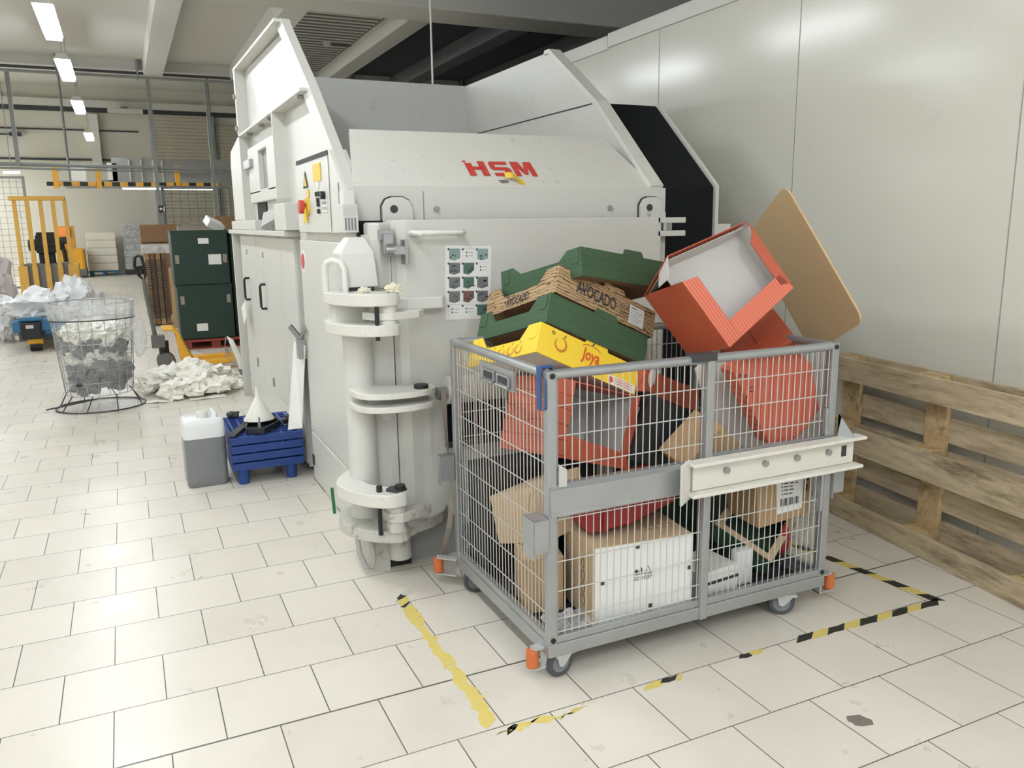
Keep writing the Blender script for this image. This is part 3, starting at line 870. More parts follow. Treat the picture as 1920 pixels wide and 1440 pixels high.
def rib_strap(path, w=0.012):
    def fn(u, v):
        k = u * (len(path) - 1); i = min(int(k), len(path) - 2); t = k - i
        p = Vector(path[i]).lerp(Vector(path[i + 1]), t)
        return p + Vector((w * (v - 0.5) * 2 * math.cos(u * 5), w * (v - 0.5) * 2 * math.sin(u * 5) * 0.4, 0))
    return fn
s.surf(rib_strap([(1.315, 0.86, 0.78), (1.318, 0.855, 0.62), (1.325, 0.84, 0.45), (1.33, 0.83, 0.30), (1.30, 0.80, 0.2), (1.275, 0.79, 0.12), (1.262, 0.80, 0.03), (1.262, 0.80, 0.002)]), 40, 2)
s = s.build('strapping_band', M['clip'], loc=(1.262, 0.80, 0.0)); s.modifiers.new('solid', 'SOLIDIFY').thickness = 0.0012
tag(s, 'thin strapping band hanging from the press spindle down to the floor', 'strapping')
s = thing('paper_tag', 'white folded paper tag hanging from the left black cabinet handle', 'tag', (1.0, 4.5, 0.885))
MB().plate([(0.995, 4.75, 0.80), (0.995, 4.52, 0.87), (0.985, 4.40, 0.76), (0.985, 4.56, 0.68)], (0.004, 0, 0)).build('sheet', M['paper'], s)
MB().bx(0.992, 0.994, 4.55, 4.62, 0.785, 0.80).build('print', M['red'], s)
s = MB(); s.plate([(1.025, 2.609, 0.786), (0.927, 2.432, 0.297), (1.006, 2.431, 0.297), (1.03, 2.30, 0.80)], (0.003, 0.0, 0))
s = s.build('leaning_sheet', M['card_white'], loc=(0.95, 2.5, 0.296))
tag(s, 'narrow pointed white sheet leaning against the press on the blue pallets', 'sheet')
# ================================================================ MESH CAGE TROLLEY
KX0, KX1, KY0, KY1 = 1.27, 2.455, -0.165, 0.65
KZ0, KZ1 = 0.088, 1.028
cage = thing('mesh_cage_trolley', 'galvanised wire mesh cage trolley on castors heaped with cardboard trays', 'cage trolley', (1.86, 0.24, 0))
G = M['galv']
# base frame
fr = MB()
for y0, y1 in ((KY0, KY0 + 0.035), (KY1 - 0.035, KY1)):
    fr.bx(KX0, KX1, y0, y1, KZ0, KZ0 + 0.045)
for x0, x1 in ((KX0, KX0 + 0.035), (KX1 - 0.035, KX1)):
    fr.bx(x0, x1, KY0 + 0.035, KY1 - 0.035, KZ0, KZ0 + 0.045)
fr.build('base_frame', G, cage, bevel=0.003)
fr = MB()
fr.bx(KX0 + 0.006, KX1 - 0.006, KY0 + 0.004, KY0 + 0.03, KZ0 + 0.045, KZ0 + 0.07)
fr.bx(KX0 + 0.006, KX1 - 0.006, KY1 - 0.03, KY1 - 0.004, KZ0 + 0.045, KZ0 + 0.07)
fr.bx(KX0 + 0.004, KX0 + 0.03, KY0 + 0.03, KY1 - 0.03, KZ0 + 0.045, KZ0 + 0.07)
fr.bx(KX1 - 0.03, KX1 - 0.004, KY0 + 0.03, KY1 - 0.03, KZ0 + 0.045, KZ0 + 0.07)
fr.build('sill_rail', G, cage, bevel=0.003)
KF = 0.118   # cage floor
fl = MB()
fl.bx(KX0 + 0.035, KX1 - 0.035, KY0 + 0.035, KY1 - 0.035, 0.100, 0.104)
for k in range(12):
    x = KX0 + 0.06 + k * 0.096
    fl.bx(x, x + 0.004, KY0 + 0.035, KY1 - 0.035, 0.104, KF)
for k in range(8):
    y = KY0 + 0.07 + k * 0.095
    fl.bx(KX0 + 0.035, KX1 - 0.035, y, y + 0.004, 0.104, KF)
fl.build('floor_grid', M['steel_dark'], cage)
for (x, y, lab) in ((KX0, KY0, 'fl'), (KX1 - 0.032, KY0, 'fr'), (KX0, KY1 - 0.032, 'bl'), (KX1 - 0.032, KY1 - 0.032, 'br')):
    p = MB().bx(x, x + 0.032, y, y + 0.032, KZ0 + 0.045, KZ1 - 0.004).build('corner_post', G, cage, bevel=0.003)
    for z in (KZ1 - 0.018, KZ0 + 0.06):
        MB().cyl((x + 0.016, y, z), (x + 0.016, y - 0.003, z), 0.009, 16).build('end_plug', M['black'], p)
MB().bx(1.863, 1.893, KY0 - 0.008, KY0 + 0.03, KZ0, KZ1 - 0.004).build('middle_post', G, cage, bevel=0.003)
MB().bx(1.800, 1.895, KY0 - 0.012, KY0 + 0.034, KZ1 - 0.02, KZ1 + 0.006).build('rail_clamp', M['steel_dark'], cage)
for n, a, b in (('top_rail', (KX0 + 0.03, KY0 + 0.014, KZ1 - 0.016), (KX1 - 0.03, KY0 + 0.014, KZ1 - 0.016)), ('top_rail', (KX0 + 0.03, KY1 - 0.014, KZ1 - 0.016), (KX1 - 0.03, KY1 - 0.014, KZ1 - 0.016)),
                ('top_rail', (KX0 + 0.014, KY0 + 0.03, KZ1 - 0.016), (KX0 + 0.014, KY1 - 0.03, KZ1 - 0.016)), ('top_rail', (KX1 - 0.014, KY0 + 0.03, KZ1 - 0.016), (KX1 - 0.014, KY1 - 0.03, KZ1 - 0.016))):
    MB().tube([a, b], 0.0155, 14).build(n, G, cage, smooth=True)
def mesh_panel(a, b, z0, z1, pitch, zs, name='mesh_panel', r=0.0019, edge=True):
    """wires between two floor points a and b"""
    a = Vector(a); b = Vector(b); L = (b - a).length; d = (b - a).normalized()
    m = MB(); n = int(L / pitch)
    off = (L - n * pitch) / 2
    nrm = Vector((d.y, -d.x)) * 0.0035
    for k in range(n + 1):
        p = a + d * (off + k * pitch)
        m.cyl((p.x, p.y, z0), (p.x, p.y, z1), r, 5)
    for z in zs:
        m.cyl((a.x + nrm.x, a.y + nrm.y, z), (b.x + nrm.x, b.y + nrm.y, z), r * 1.15, 5)
    return m.build(name, M['galv_bright'], cage)
ZU = [0.965 - 0.093 * k for k in range(4)]
ZL = [0.56, 0.47, 0.385, 0.30, 0.215]
yF = KY0 + 0.012
mesh_panel((KX0 + 0.035, yF), (1.863, yF), 0.665, KZ1 - 0.02, 0.0262, [0.915, 0.82, 0.725], 'upper_mesh')
mesh_panel((1.893, yF), (KX1 - 0.035, yF), 0.672, KZ1 - 0.02, 0.0262, [0.93, 0.835, 0.74], 'upper_mesh')
mesh_panel((KX0 + 0.035, yF), (1.863, yF), 0.15, 0.575, 0.0262, [0.55, 0.41, 0.31, 0.215, 0.17], 'lower_mesh')
mesh_panel((1.893, yF), (KX1 - 0.035, yF), 0.15, 0.565, 0.0262, [0.545, 0.44, 0.335, 0.235], 'lower_mesh')
ZS = [0.93, 0.83, 0.73, 0.63, 0.53, 0.43, 0.33, 0.23]
mesh_panel((KX0 + 0.014, KY1 - 0.035), (KX0 + 0.014, KY0 + 0.035), 0.15, KZ1 - 0.02, 0.0262, ZS, 'side_mesh')
mesh_panel((KX1 - 0.014, KY0 + 0.035), (KX1 - 0.014, KY1 - 0.035), 0.15, KZ1 - 0.02, 0.0262, ZS, 'side_mesh')
mesh_panel((KX1 - 0.035, KY1 - 0.014), (KX0 + 0.035, KY1 - 0.014), 0.15, KZ1 - 0.02, 0.0262, ZS, 'back_mesh')
# sheet band across the left half of the front, cream buffer bar across the right
bd = MB()
bd.prism([(KY0 - 0.012, 0.568), (KY0 - 0.012, 0.655), (KY0 + 0.004, 0.668), (KY0 + 0.03, 0.668), (KY0 + 0.03, 0.664), (KY0 + 0.008, 0.66), (KY0 + 0.002, 0.650), (KY0 + 0.002, 0.568)], 'x', KX0 + 0.004, 1.80)
bd.tube([(KX0 + 0.03, KY0 - 0.004, 0.572), (1.86, KY0 - 0.004, 0.572)], 0.009, 10)
bd.build('front_band', G, cage)
MB().prism([(KX0 + 0.034, 0.662), (KX0 + 0.034, 0.735), (KX0 + 0.062, 0.715), (KX0 + 0.062, 0.66)], 'y', KY0 - 0.008, KY0 - 0.004).build('corner_gusset', M['galv_bright'], cage)
bb = MB()
Y1 = KY0 - 0.008; Y0 = Y1 - 0.055
bb.bx(1.80, 2.53, Y1 - 0.018, Y1, 0.575, 0.668)
bb.bx(1.775, 2.555, Y0, Y1, 0.668, 0.680)
bb.bx(1.775, 2.545, Y0, Y1, 0.562, 0.574)
bb.build('buffer_bar', M['beam_cream'], cage, bevel=0.003)
MB().plate([(1.795, Y1, 0.685), (1.722, Y0 + 0.005, 0.685), (1.722, Y0 + 0.005, 0.548), (1.795, Y1, 0.548)], (0.0, -0.012, 0)).build('buffer_end', M['beam_cream'], cage, bevel=0.003)
for x in (1.935, 2.105, 2.25, 2.40):
    MB().cyl((x, Y1 - 0.018, 0.632), (x, Y1 - 0.03, 0.632), 0.012, 6).build('bolt', M['chrome'], cage)
MB().bx(2.468, 2.492, Y1 - 0.0195, Y1 - 0.018, 0.605, 0.645).build('slot_hole', M['slot'], cage)
MB().plate([(2.47, KY0 - 0.004, 0.76), (2.485, KY0 - 0.004, 0.745), (2.50, Y0 + 0.01, 0.68), (2.47, KY0 - 0.004, 0.68)], (-0.004, 0, 0)).build('side_gusset', G, cage)
MB().bx(1.893, KX1 - 0.03, KY0 - 0.002, KY0 + 0.02, 0.672, 0.686).build('hinge_rail', G, cage)
for z0, z1 in ((0.69, 0.79), (0.40, 0.55)):
    h = MB().bx(KX1 - 0.06, KX1 - 0.034, KY0 + 0.0, KY0 + 0.014, z0, z1)
    h.cyl((KX1 - 0.047, KY0 - 0.004, z0), (KX1 - 0.047, KY0 - 0.004, z1), 0.007, 10)
    h.build('gate_hinge', M['chrome'], cage)
for y0, y1, x0, x1, z0, z1 in ((KY0 - 0.01, KY0 + 0.07, KX0 - 0.055, KX0 - 0.001, 0.455, 0.565), (KY1 - 0.02, KY1 + 0.02, KX0 - 0.06, KX0 - 0.001, 0.46, 0.565), (KY0 - 0.01, KY0 + 0.05, KX1 + 0.001, KX1 + 0.055, 0.46, 0.565)):
    b = MB()
    sx = x0 if x0 < KX0 else x1
    b.bx(min(sx, x0 + 0.004), max(sx, x0 + 0.004) if sx == x0 else sx, y0, y1, z0, z1) if False else None
    b.bx(x0, x0 + 0.004, y0, y1, z0 - 0.02, z1)
    b.bx(x0, x1, y0, y0 + 0.004, z0, z1)
    b.bx(x0, x1, y0, y1, z1 - 0.004, z1)
    b.bx(x1 - 0.004, x1, y0, y1, z0, z1)
    b.build('stacking_bracket', G, cage, bevel=0.002)
# name plate on the left side with two spring clips
sg = MB().bx(KX0 + 0.002, KX0 + 0.008, 0.08, 0.36, 0.915, 0.985).build('sign_plate', M['galv'], cage)
for y0 in (0.10, 0.22):
    c = MB().bx(KX0 - 0.006, KX0 + 0.001, y0, y0 + 0.1, 0.925, 0.965)
    c.cyl((KX0 - 0.008, y0, 0.925), (KX0 - 0.008, y0 + 0.1, 0.925), 0.006, 10)
    c.build('sign_clip', M['chrome'], sg)
    MB().bx(KX0 - 0.008, KX0 - 0.006, y0 + 0.015, y0 + 0.085, 0.935, 0.958).build('clip_slot', M['slot'], sg)
# castors and orange bumper rollers
def castor(x, y, ang):
    T = Matrix.Translation((x, y, 0)) @ Matrix.Rotation(ang, 4, 'Z')
    m = MB(); m.T = T
    m.lathe([(0.0, 0), (0.0, 0)], n=4)
    w = MB(); w.T = T @ Matrix.Translation((0, 0, 0.05)) @ Matrix.Rotation(PI / 2, 4, 'X')
    w.lathe([(0.033, -0.012), (0.040, -0.014), (0.047, -0.012), (0.05, -0.007), (0.05, 0.007), (0.047, 0.012), (0.040, 0.014), (0.033, 0.012)], n=36)
    wheel = w.build('wheel', M['rubber'], cage, smooth=True)
    w = MB(); w.T = T @ Matrix.Translation((0, 0, 0.05)) @ Matrix.Rotation(PI / 2, 4, 'X')
    w.lathe([(0.0, -0.013), (0.012, -0.014), (0.028, -0.010), (0.034, -0.012), (0.034, 0.012), (0.028, 0.010), (0.012, 0.014), (0.0, 0.013)], n=36)
    w.build('hub', M['hub'], wheel, smooth=True)
    k = MB(); k.T = T
    for s_ in (-1, 1):
        k.prism([(-0.02, 0.082), (-0.012, 0.044), (0.0, 0.038), (0.012, 0.044), (0.045, 0.082)], 'y', s_ * 0.019 - 0.0015, s_ * 0.019 + 0.0015)
    k.bx(-0.03, 0.05, -0.03, 0.03, 0.08, KZ0)
    k.cyl((0, -0.022, 0.05), (0, 0.022, 0.05), 0.006, 10)
    k.build('castor_fork', M['galv_bright'], cage)
castor(1.325, -0.13, 0.15); castor(2.275, -0.13, -0.5); castor(1.32, 0.565, -0.2); castor(2.33, 0.58, 0.4)
for (x, y, z, cx, cy) in ((1.235, -0.115, 0.076, KX0 + 0.005, -0.115), (1.212, 0.70, 0.085, KX0 + 0.005, 0.64), (2.515, -0.13, 0.085, KX1 - 0.005, -0.13)):
    MB().cyl((x, y, z - 0.03), (x, y, z + 0.03), 0.021, 20).build('bumper_roller', M['orange_roller'], cage, bevel=0.004)
    b = MB()
    for dz in (-0.034, 0.034):
        b.bar((x, y, z + dz), (cx, cy, z + dz), 0.035, 0.004)
    b.cyl((x, y, z - 0.04), (x, y, z + 0.04), 0.006, 8)
    b.bx(min(cx, cx + 0.004), cx + 0.006, cy - 0.02, cy + 0.02, z - 0.036, z + 0.036)
    b.build('roller_bracket', M['galv_bright'], cage)
s = MB()
s.bx(KX0 - 0.010, KX0 - 0.004, -0.135, -0.108, 0.90, KZ1 + 0.006); s.bx(KX0 - 0.010, KX0 + 0.036, -0.135, -0.108, KZ1 + 0.002, KZ1 + 0.008); s.bx(KX0 + 0.032, KX0 + 0.036, -0.135, -0.108, 0.94, KZ1 + 0.004)
s = s.build('strap_tie', M['blue_strap'], loc=(KX0, -0.12, KZ1), bevel=0.002)
MB().tube([(KX0 - 0.005, -0.148, 0.905), (KX0 - 0.004, -0.16, 0.915), (KX0 - 0.004, -0.16, 0.99), (KX0 - 0.004, -0.152, 1.0)], 0.003, 6).build('wire_loop', M['blue_strap'], s)
tag(s, 'blue strap looped over the left rail of the cage near its front corner', 'strap')

# ================================================================ CARDBOARD IN THE CAGE
def tray(name, label, loc, rot, dims, mat, inner, tab=True, dip=0.45, group=None):
    """open fruit tray, own frame: x along the long printed face, front at -y, floor at -z"""
    w, d, h = dims; t = 0.005
    x0, x1, y0, y1, z0, z1 = -w / 2, w / 2, -d / 2, d / 2, -h / 2, h / 2
    m = MB(); m.m = 1
    m.bx(x0 + t, x1 - t, y0 + t, y1 - t, z0, z0 + t)
    m.m = 0
    zd = z1 - h * dip
    for xa, xb in ((x0, x0 + t), (x1 - t, x1)):
        m.prism([(y0, z0), (y1, z0), (y1, z1), (y1 - 0.16 * d, z1), (y1 - 0.26 * d, zd), (y0 + 0.26 * d, zd), (y0 + 0.16 * d, z1), (y0, z1)], 'x', xa, xb)
    c = 0.05 * w
    tb = 0.022 if tab else 0.0
    long_face = [(x0 + t, z0), (x1 - t, z0), (x1 - t, z1)] + ([(0.06 + c, z1), (0.05 + c, z1 + tb), (-0.05 + c, z1 + tb), (-0.06 + c, z1)] if tab else []) + [(x0 + t, z1)]
    m.prism(long_face, 'y', y0, y0 + t)
    m.prism(long_face, 'y', y1 - t, y1)
    m.m = 1
    for ya, yb in ((y0 + t, y0 + t + 0.0015), (y1 - t - 0.0015, y1 - t)):
        m.bx(x0 + t, x1 - t, ya, yb, z0 + t, z1 - 0.004)
    o = m.build(name, [mat, inner], loc=loc, rot=rot, local=True)
    # folded corner flaps standing proud of the short end
    for ya, yb in ((y0 + 0.012, y0 + 0.052), (y1 - 0.052, y1 - 0.012)):
        f = MB(); f.prism([(ya, z1 - 0.05), (ya + 0.008, z1 - 0.058), (yb, z1 - 0.058), (yb, z1 - 0.012), (yb - 0.006, z1 - 0.002), (ya, z1 - 0.002)], 'x', x0 - 0.003, x0)
        f.build('corner_flap', mat, o, local=True)
    return tag(o, label, 'cardboard tray', group)

GR = 'fruit trays heaped on the cage'
ty = tray('cardboard_tray', 'bright yellow apple tray tilted against the front left rail of the cage', (1.619, 0.457, 0.910), (-0.2935, 0.4365, 0.1387), (0.506, 0.413, 0.113), M['yellow_card'], M['card_grey'], group=GR)
w2, d2, h2 = 0.253, 0.2065, 0.0565
ap = MB()
def apple(cx, cz, r, face='y'):
    ring_ = []
    for k in range(25):
        a = math.radians(140 + k * 13)
        ring_.append((cx + r * math.cos(a), cz + r * 0.92 * math.sin(a)))
    n = len(ring_); inner = []
    for k, (px, pz) in enumerate(ring_):
        th = 0.10 + 0.26 * math.sin(PI * k / (n - 1))
        inner.append((cx + (px - cx) * (1 - th), cz + (pz - cz) * (1 - th)))
    for k in range(n - 1):
        q = [ring_[k], ring_[k + 1], inner[k + 1], inner[k]]
        if face == 'y': ap.plate([(x, -d2 - 0.0008, z) for x, z in q], (0, 0.0006, 0))
        else: ap.plate([(-w2 - 0.0008, x, z) for x, z in q], (0.0006, 0, 0))
apple(-0.148, 0.006, 0.030)
for yy in (-0.10, -0.055, 0.0, 0.05): apple(yy, -0.03, 0.02, 'x')
ap.build('apple_print', M['apple_print'], ty, local=True)
lf = MB()
for cx, cz in ((-0.138, 0.034), (-0.19, 0.03), (-0.198, 0.033)):
    lf.plate([(cx, -d2 - 0.001, cz), (cx + 0.005, -d2 - 0.001, cz + 0.014), (cx + 0.009, -d2 - 0.001, cz + 0.012), (cx + 0.004, -d2 - 0.001, cz)], (0, 0.0008, 0))
for yy in (-0.105, -0.06, -0.005, 0.045):
    lf.plate([(-w2 - 0.001, yy, -0.008), (-w2 - 0.001, yy - 0.004, 0.0), (-w2 - 0.001, yy - 0.008, -0.002)], (0.0008, 0, 0))
lf.plate([(0.0, -d2 - 0.001, 0.056), (0.007, -d2 - 0.001, 0.068), (0.013, -d2 - 0.001, 0.066), (0.006, -d2 - 0.001, 0.056)], (0, 0.0008, 0))
lf.build('leaf_print', M['ink_dark'], ty, local=True)
letters('Joya', 'printed_lettering', M['joya_red'], ty, (-0.047, -d2 - 0.0003, -0.022), (1, 0, 0), (0, 0, 1), 0.062, width=0.092, shear=0.15, bold=0.02)
ar = MB()
for k in range(9):
    a0 = 0.5 + k * 0.24; a1 = a0 + 0.24
    ar.plate([(0.0 + 0.052 * math.cos(a), -d2 - 0.001, 0.03 + 0.022 * math.sin(a) + dz) for a, dz in ((a0, 0), (a1, 0), (a1, 0.004), (a0, 0.004))], (0, 0.0008, 0))
ar.build('arch_print', M['apple_print'], ty, local=True)
lb = MB().bx(0.10, 0.245, -d2 - 0.0012, -d2 - 0.0002, -0.055, -0.02)
lb.m = 1
for k in range(3): lb.bx(0.135, 0.23, -d2 - 0.0016, -d2 - 0.001, -0.046 + k * 0.009, -0.043 + k * 0.009)
lb.cyl((0.115, -d2 - 0.001, -0.038), (0.115, -d2 - 0.0018, -0.038), 0.012, 16)
lb.build('white_strip', [M['paper'], M['joya_red']], ty, local=True)

tg = tray('cardboard_tray', 'green board tray lying between the yellow apple tray and the avocado tray', (1.6862, 0.5097, 1.01), (-0.2886, 0.4089, 0.1161), (0.50, 0.438, 0.113), M['green_card'], M['kraft_dark'], group=GR)
ta_ = tray('cardboard_tray', 'wood-grain printed avocado tray with a white sticker at its right end', (1.7812, 0.6128, 1.0894), (-0.3232, 0.4163, 0.1042), (0.514, 0.452, 0.111), M['wood_print'], M['kraft_dark'], group=GR)
wa, da, ha = 0.257, 0.226, 0.0555
letters('AVOCADO', 'stencil_lettering', M['ink_dark'], ta_, (-0.165, -da - 0.0003, -0.020), (1, 0, 0), (0, 0, 1), 0.050, width=0.205, bold=0.022)
letters('AVOCADO', 'stencil_lettering', M['ink_dark'], ta_, (-wa - 0.0003, 0.085, -0.045), (0, -1, 0), (0, 0, 1), 0.038, width=0.145, bold=0.022)
lb = MB().bx(0.115, 0.195, -da - 0.0014, -da - 0.0002, -0.042, 0.035)
lb.m = 1
for k in range(6): lb.bx(0.122, 0.165 + 0.02 * ((k * 7) % 3) / 2, -da - 0.0018, -da - 0.0012, -0.033 + k * 0.009, -0.0315 + k * 0.009)
lb.bx(0.122, 0.155, -da - 0.0018, -da - 0.0012, 0.023, 0.028)
lb.build('sticker', [M['paper'], M['ink']], ta_, local=True)
kn = MB()
for cx, cz, r in ((0.10, 0.0, 0.034), (0.10, 0.0, 0.022), (0.10, 0.0, 0.012)):
    pts = [(cx + r * math.cos(a * PI / 10), -da - 0.0006, cz + r * math.sin(a * PI / 10)) for a in range(20)]
    kn.tube(pts, 0.0009, 4, closed=True)
kn.build('printed_knot', M['ink_dark'], ta_, local=True)
dup_green = tray('cardboard_tray', 'topmost green board tray at the back of the heap with a raised tab', (1.8757, 0.6321, 1.2225), (-0.2462, 0.1589, 0.2575), (0.539, 0.46, 0.11), M['green_card'], M['kraft_dark'], dip=0.3, group=GR)

# big orange box lying open to the front, grey-white inside
OW, OH, OD = 0.29, 0.364, 0.275
ob = thing('cardboard_box', 'large orange-red carton tipped on its corner with its grey inside open to the front', 'cardboard box', (2.1542, 0.152, 1.1976), (1.1283, 0.9328, -0.4619), group='orange-red cartons in the cage')
m = MB(); t = 0.005
x0, x1, y0, y1, z0, z1 = -OW / 2, OW / 2, -OH / 2, OH / 2, -OD / 2, OD / 2
m.bx(x0, x1, y0, y0 + t, z0, z1); m.bx(x0, x1, y1 - t, y1, z0, z1); m.bx(x1 - t, x1, y0 + t, y1 - t, z0, z1); m.bx(x0 + t, x1 - t, y0 + t, y1 - t, z0, z0 + t)
m.plate([(x0, y0, z0), (x0, y1, z0), (x0 - 0.01, y1, z1), (x0 - 0.10, y0 + 0.02, z1 - 0.01)], (-0.003, 0, 0))
m.build('box_wall', M['orange_card'], ob, local=True)
m = MB(); u = t + 0.0015
m.bx(x0 + t, x1 - t, y0 + t, y0 + u, z0 + u, z1 - 0.002); m.bx(x0 + t, x1 - t, y1 - u, y1 - t, z0 + u, z1 - 0.002); m.plate([(x0 + 0.008, y0 + u, z0), (x0 + 0.008, y1 - u, z0), (x0 + 0.0, y1 - u, z1 - 0.003), (x0 - 0.088, y0 + 0.02, z1 - 0.012)], (0.002, 0, 0)); m.bx(x1 - u, x1 - t, y0 + u, y1 - u, z0 + u, z1 - 0.002); m.prism([(x1 - u, y0 + u), (x1 - u, y1 - u), (x0, y1 - u), (x0 - 0.07, y0 + u)], 'z', z1 - 0.085, z1 - 0.08)
m.build('lining', M['card_grey'], ob, local=True)
fw = 0.062
MB().prism([(x0, y0), (x1, y0), (x1, y0 + fw), (x0 + 0.02, y0 + fw)], 'z', z1, z1 + 0.006).build('folded_rim', M['orange_flap'], ob, local=True, bevel=0.002)
MB().prism([(x1 - 0.075, y0 + fw), (x1, y0 + fw), (x1, y1), (x1 - 0.075, y1 - 0.02)], 'z', z1, z1 + 0.006).build('folded_rim', M['orange_flap'], ob, local=True, bevel=0.002)
MB().prism([(x0 + 0.06, y1 - 0.045), (x1 - 0.04, y1 - 0.045), (x1 - 0.02, y1), (x0 + 0.02, y1)], 'z', z1, z1 + 0.006).build('folded_rim', M['orange_card'], ob, local=True, bevel=0.002)
MB().plate([(x0 - 0.10, y0 + 0.02, z1 - 0.01), (x0 - 0.06, y0 + 0.02, z1 - 0.12), (x0 - 0.02, y0 - 0.03, z1 - 0.10), (x0 - 0.04, y0 - 0.035, z1)], (0.0, 0.003, 0)).build('open_flap', M['card_grey'], ob, local=True)

# tan card sheet leaning over the right rail
sh = MB()
W_, H_ = 0.624, 0.576
R_ = 0.05
pts = []
for cx, cy, a0 in ((W_ / 2 - R_, H_ / 2 - R_, 0), (-W_ / 2 + R_, H_ / 2 - R_, 90), (-W_ / 2 + R_, -H_ / 2 + R_, 180), (W_ / 2 - R_, -H_ / 2 + R_, 270)):
    for k in range(6):
        a = math.radians(a0 + k * 18)
        pts.append((cx + R_ * math.cos(a), cy + R_ * math.sin(a)))
sh.prism(pts, 'z', -0.004, 0.004)
sh = sh.build('card_sheet', M['sheet_tan'], loc=(2.763, 0.3584, 1.2283), rot=(2.3895, 1.001, -1.1252), local=True)
tag(sh, 'big plain tan card sheet with rounded corners leaning over the cage end', 'card sheet')

# lower left orange box with grey inside
lo_ = thing('cardboard_box', 'orange-red carton behind the front left mesh with its grey inside facing out', 'cardboard box', (1.6287, 0.3438, 0.7176), (-0.1405, 0.3099, 0.1052), group='orange-red cartons in the cage')
x0, x1, y0, y1, z0, z1 = -0.1985, 0.1985, -0.144, 0.144, -0.14, 0.14
m = MB()
m.bx(x0, x1, y1 - t, y1, z0, z1); m.bx(x0, x0 + t, y0, y1 - t, z0, z1); m.bx(x1 - t, x1, y0, y1 - t, z0, z1); m.bx(x0 + t, x1 - t, y0, y1 - t, z0, z0 + t); m.bx(x0 + t, x1 - t, y0, y1 - t, z1 - t, z1)
m.build('box_wall', M['orange_card_lined'], lo_, local=True)
m = MB()
m.bx(x0 + t, x1 - t, y1 - u, y1 - t, z0 + u, z1 - u); m.bx(x0 + t, x0 + u, y0, y1 - u, z0 + u, z1 - u); m.bx(x1 - u, x1 - t, y0, y1 - u, z0 + u, z1 - u); m.bx(x0 + u, x1 - u, y0, y1 - u, z0 + t, z0 + u)
m.build('lining', M['card_grey'], lo_, local=True)
m = MB(); m.bx(x0, x0 + 0.085, y0 - 0.005, y0, z0, z1)
m.build('folded_rim', M['orange_card_lined'], lo_, local=True)
m = MB(); m.prism([(x0 + 0.085, z0), (x1, z0), (x1, z0 + 0.055), (x0 + 0.085, z0 + 0.085)], 'y', y0 - 0.005, y0)
m.build('folded_rim', M['orange_card'], lo_, local=True)
m = MB(); m.prism([(x1 - 0.05, z0 + 0.055), (x1, z0 + 0.055), (x1, z1), (x1 - 0.03, z1)], 'y', y0 - 0.005, y0)
m.build('folded_rim', M['orange_card'], lo_, local=True)

# ribbed orange carton against the front right mesh
cr = MB()
prof = [(2.010, 0.955), (2.045, 0.985), (2.313, 0.990), (2.371, 0.947), (2.405, 0.835), (2.425, 0.774), (2.371, 0.709), (2.312, 0.672), (2.192, 0.672), (2.153, 0.728)]
cr.prism(prof, 'y', -0.118, -0.05)
cr = cr.build('cardboard_box', M['orange_card_ribbed'], loc=(2.22, -0.06, 0.672), bevel=0.004)
tag(cr, 'orange-red corrugated carton end pressed against the right front mesh of the cage', 'cardboard box', 'orange-red cartons in the cage')
m = MB()
for (x, z, w_, h_) in ((2.04, 0.93, 0.006, 0.012), (2.065, 0.925, 0.006, 0.012), (2.09, 0.885, 0.012, 0.004), (2.09, 0.872, 0.012, 0.004), (2.075, 0.85, 0.006, 0.012)):
    m.bx(x, x + w_, -0.1192, -0.1178, z, z + h_)
m.build('print_mark', M['ink_dark'], cr)
s = MB(); s.plate([(1.985, 0.05, 0.935), (2.02, 0.045, 0.965), (2.13, 0.05, 0.955), (2.20, 0.05, 0.90), (2.39, 0.03, 0.60), (2.24, 0.05, 0.61), (2.13, 0.055, 0.665), (2.05, 0.05, 0.77)], (0, 0.008, 0))
s = s.build('card_sheet', M['card_grey'], loc=(2.18, 0.05, 0.60))
tag(s, 'grey-white card flap standing behind the middle post of the cage', 'card sheet')
o = thing('cardboard_box', 'orange-red carton with only its upper edge showing beside the tipped big carton', 'cardboard box', (2.42, 0.19, 0.97), (0.5, -0.5, -0.55), group='orange-red cartons in the cage')
m = MB(); m.bx(-0.15, 0.11, -0.11, 0.11, -0.14, 0.055)
m.build('box_body', M['orange_card'], o, local=True, bevel=0.003)
MB().bx(-0.02, 0.10, -0.04, 0.115, 0.055, 0.06).build('lid_flap', M['orange_card'], o, local=True)
tb_ = tray('cardboard_tray', 'shallow orange-red tray on a slant behind the upper mesh left of the middle post', (2.055, 0.480, 0.776), (-0.0866, 0.3605, 0.3761), (0.431, 0.28, 0.09), M['orange_card'], M['kraft_dark'], tab=False, dip=0.3, group='orange-red cartons in the cage')
MB().blob((-0.17, -0.143, 0.025), (0.02, 0.006, 0.04), 4, 0.5).build('torn_patch', M['card_grey'], tb_, local=True)
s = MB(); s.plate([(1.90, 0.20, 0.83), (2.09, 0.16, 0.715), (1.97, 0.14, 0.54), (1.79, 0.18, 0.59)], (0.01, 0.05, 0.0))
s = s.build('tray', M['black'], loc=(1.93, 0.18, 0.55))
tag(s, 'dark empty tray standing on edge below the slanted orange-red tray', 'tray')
o = thing('cardboard_box', 'plain kraft carton with its pointed corner up behind the middle post', 'cardboard box', (2.02, 0.02, 0.62), (0.2, 0.78, 0.1), group='brown cartons in the cage')
MB().bx(-0.10, 0.10, -0.07, 0.10, -0.10, 0.10).build('box_body', M['kraft'], o, local=True, bevel=0.003)
MB().bx(-0.10, 0.10, -0.073, -0.07, -0.004, 0.004).build('flap_seam', M['kraft_dark'], o, local=True)

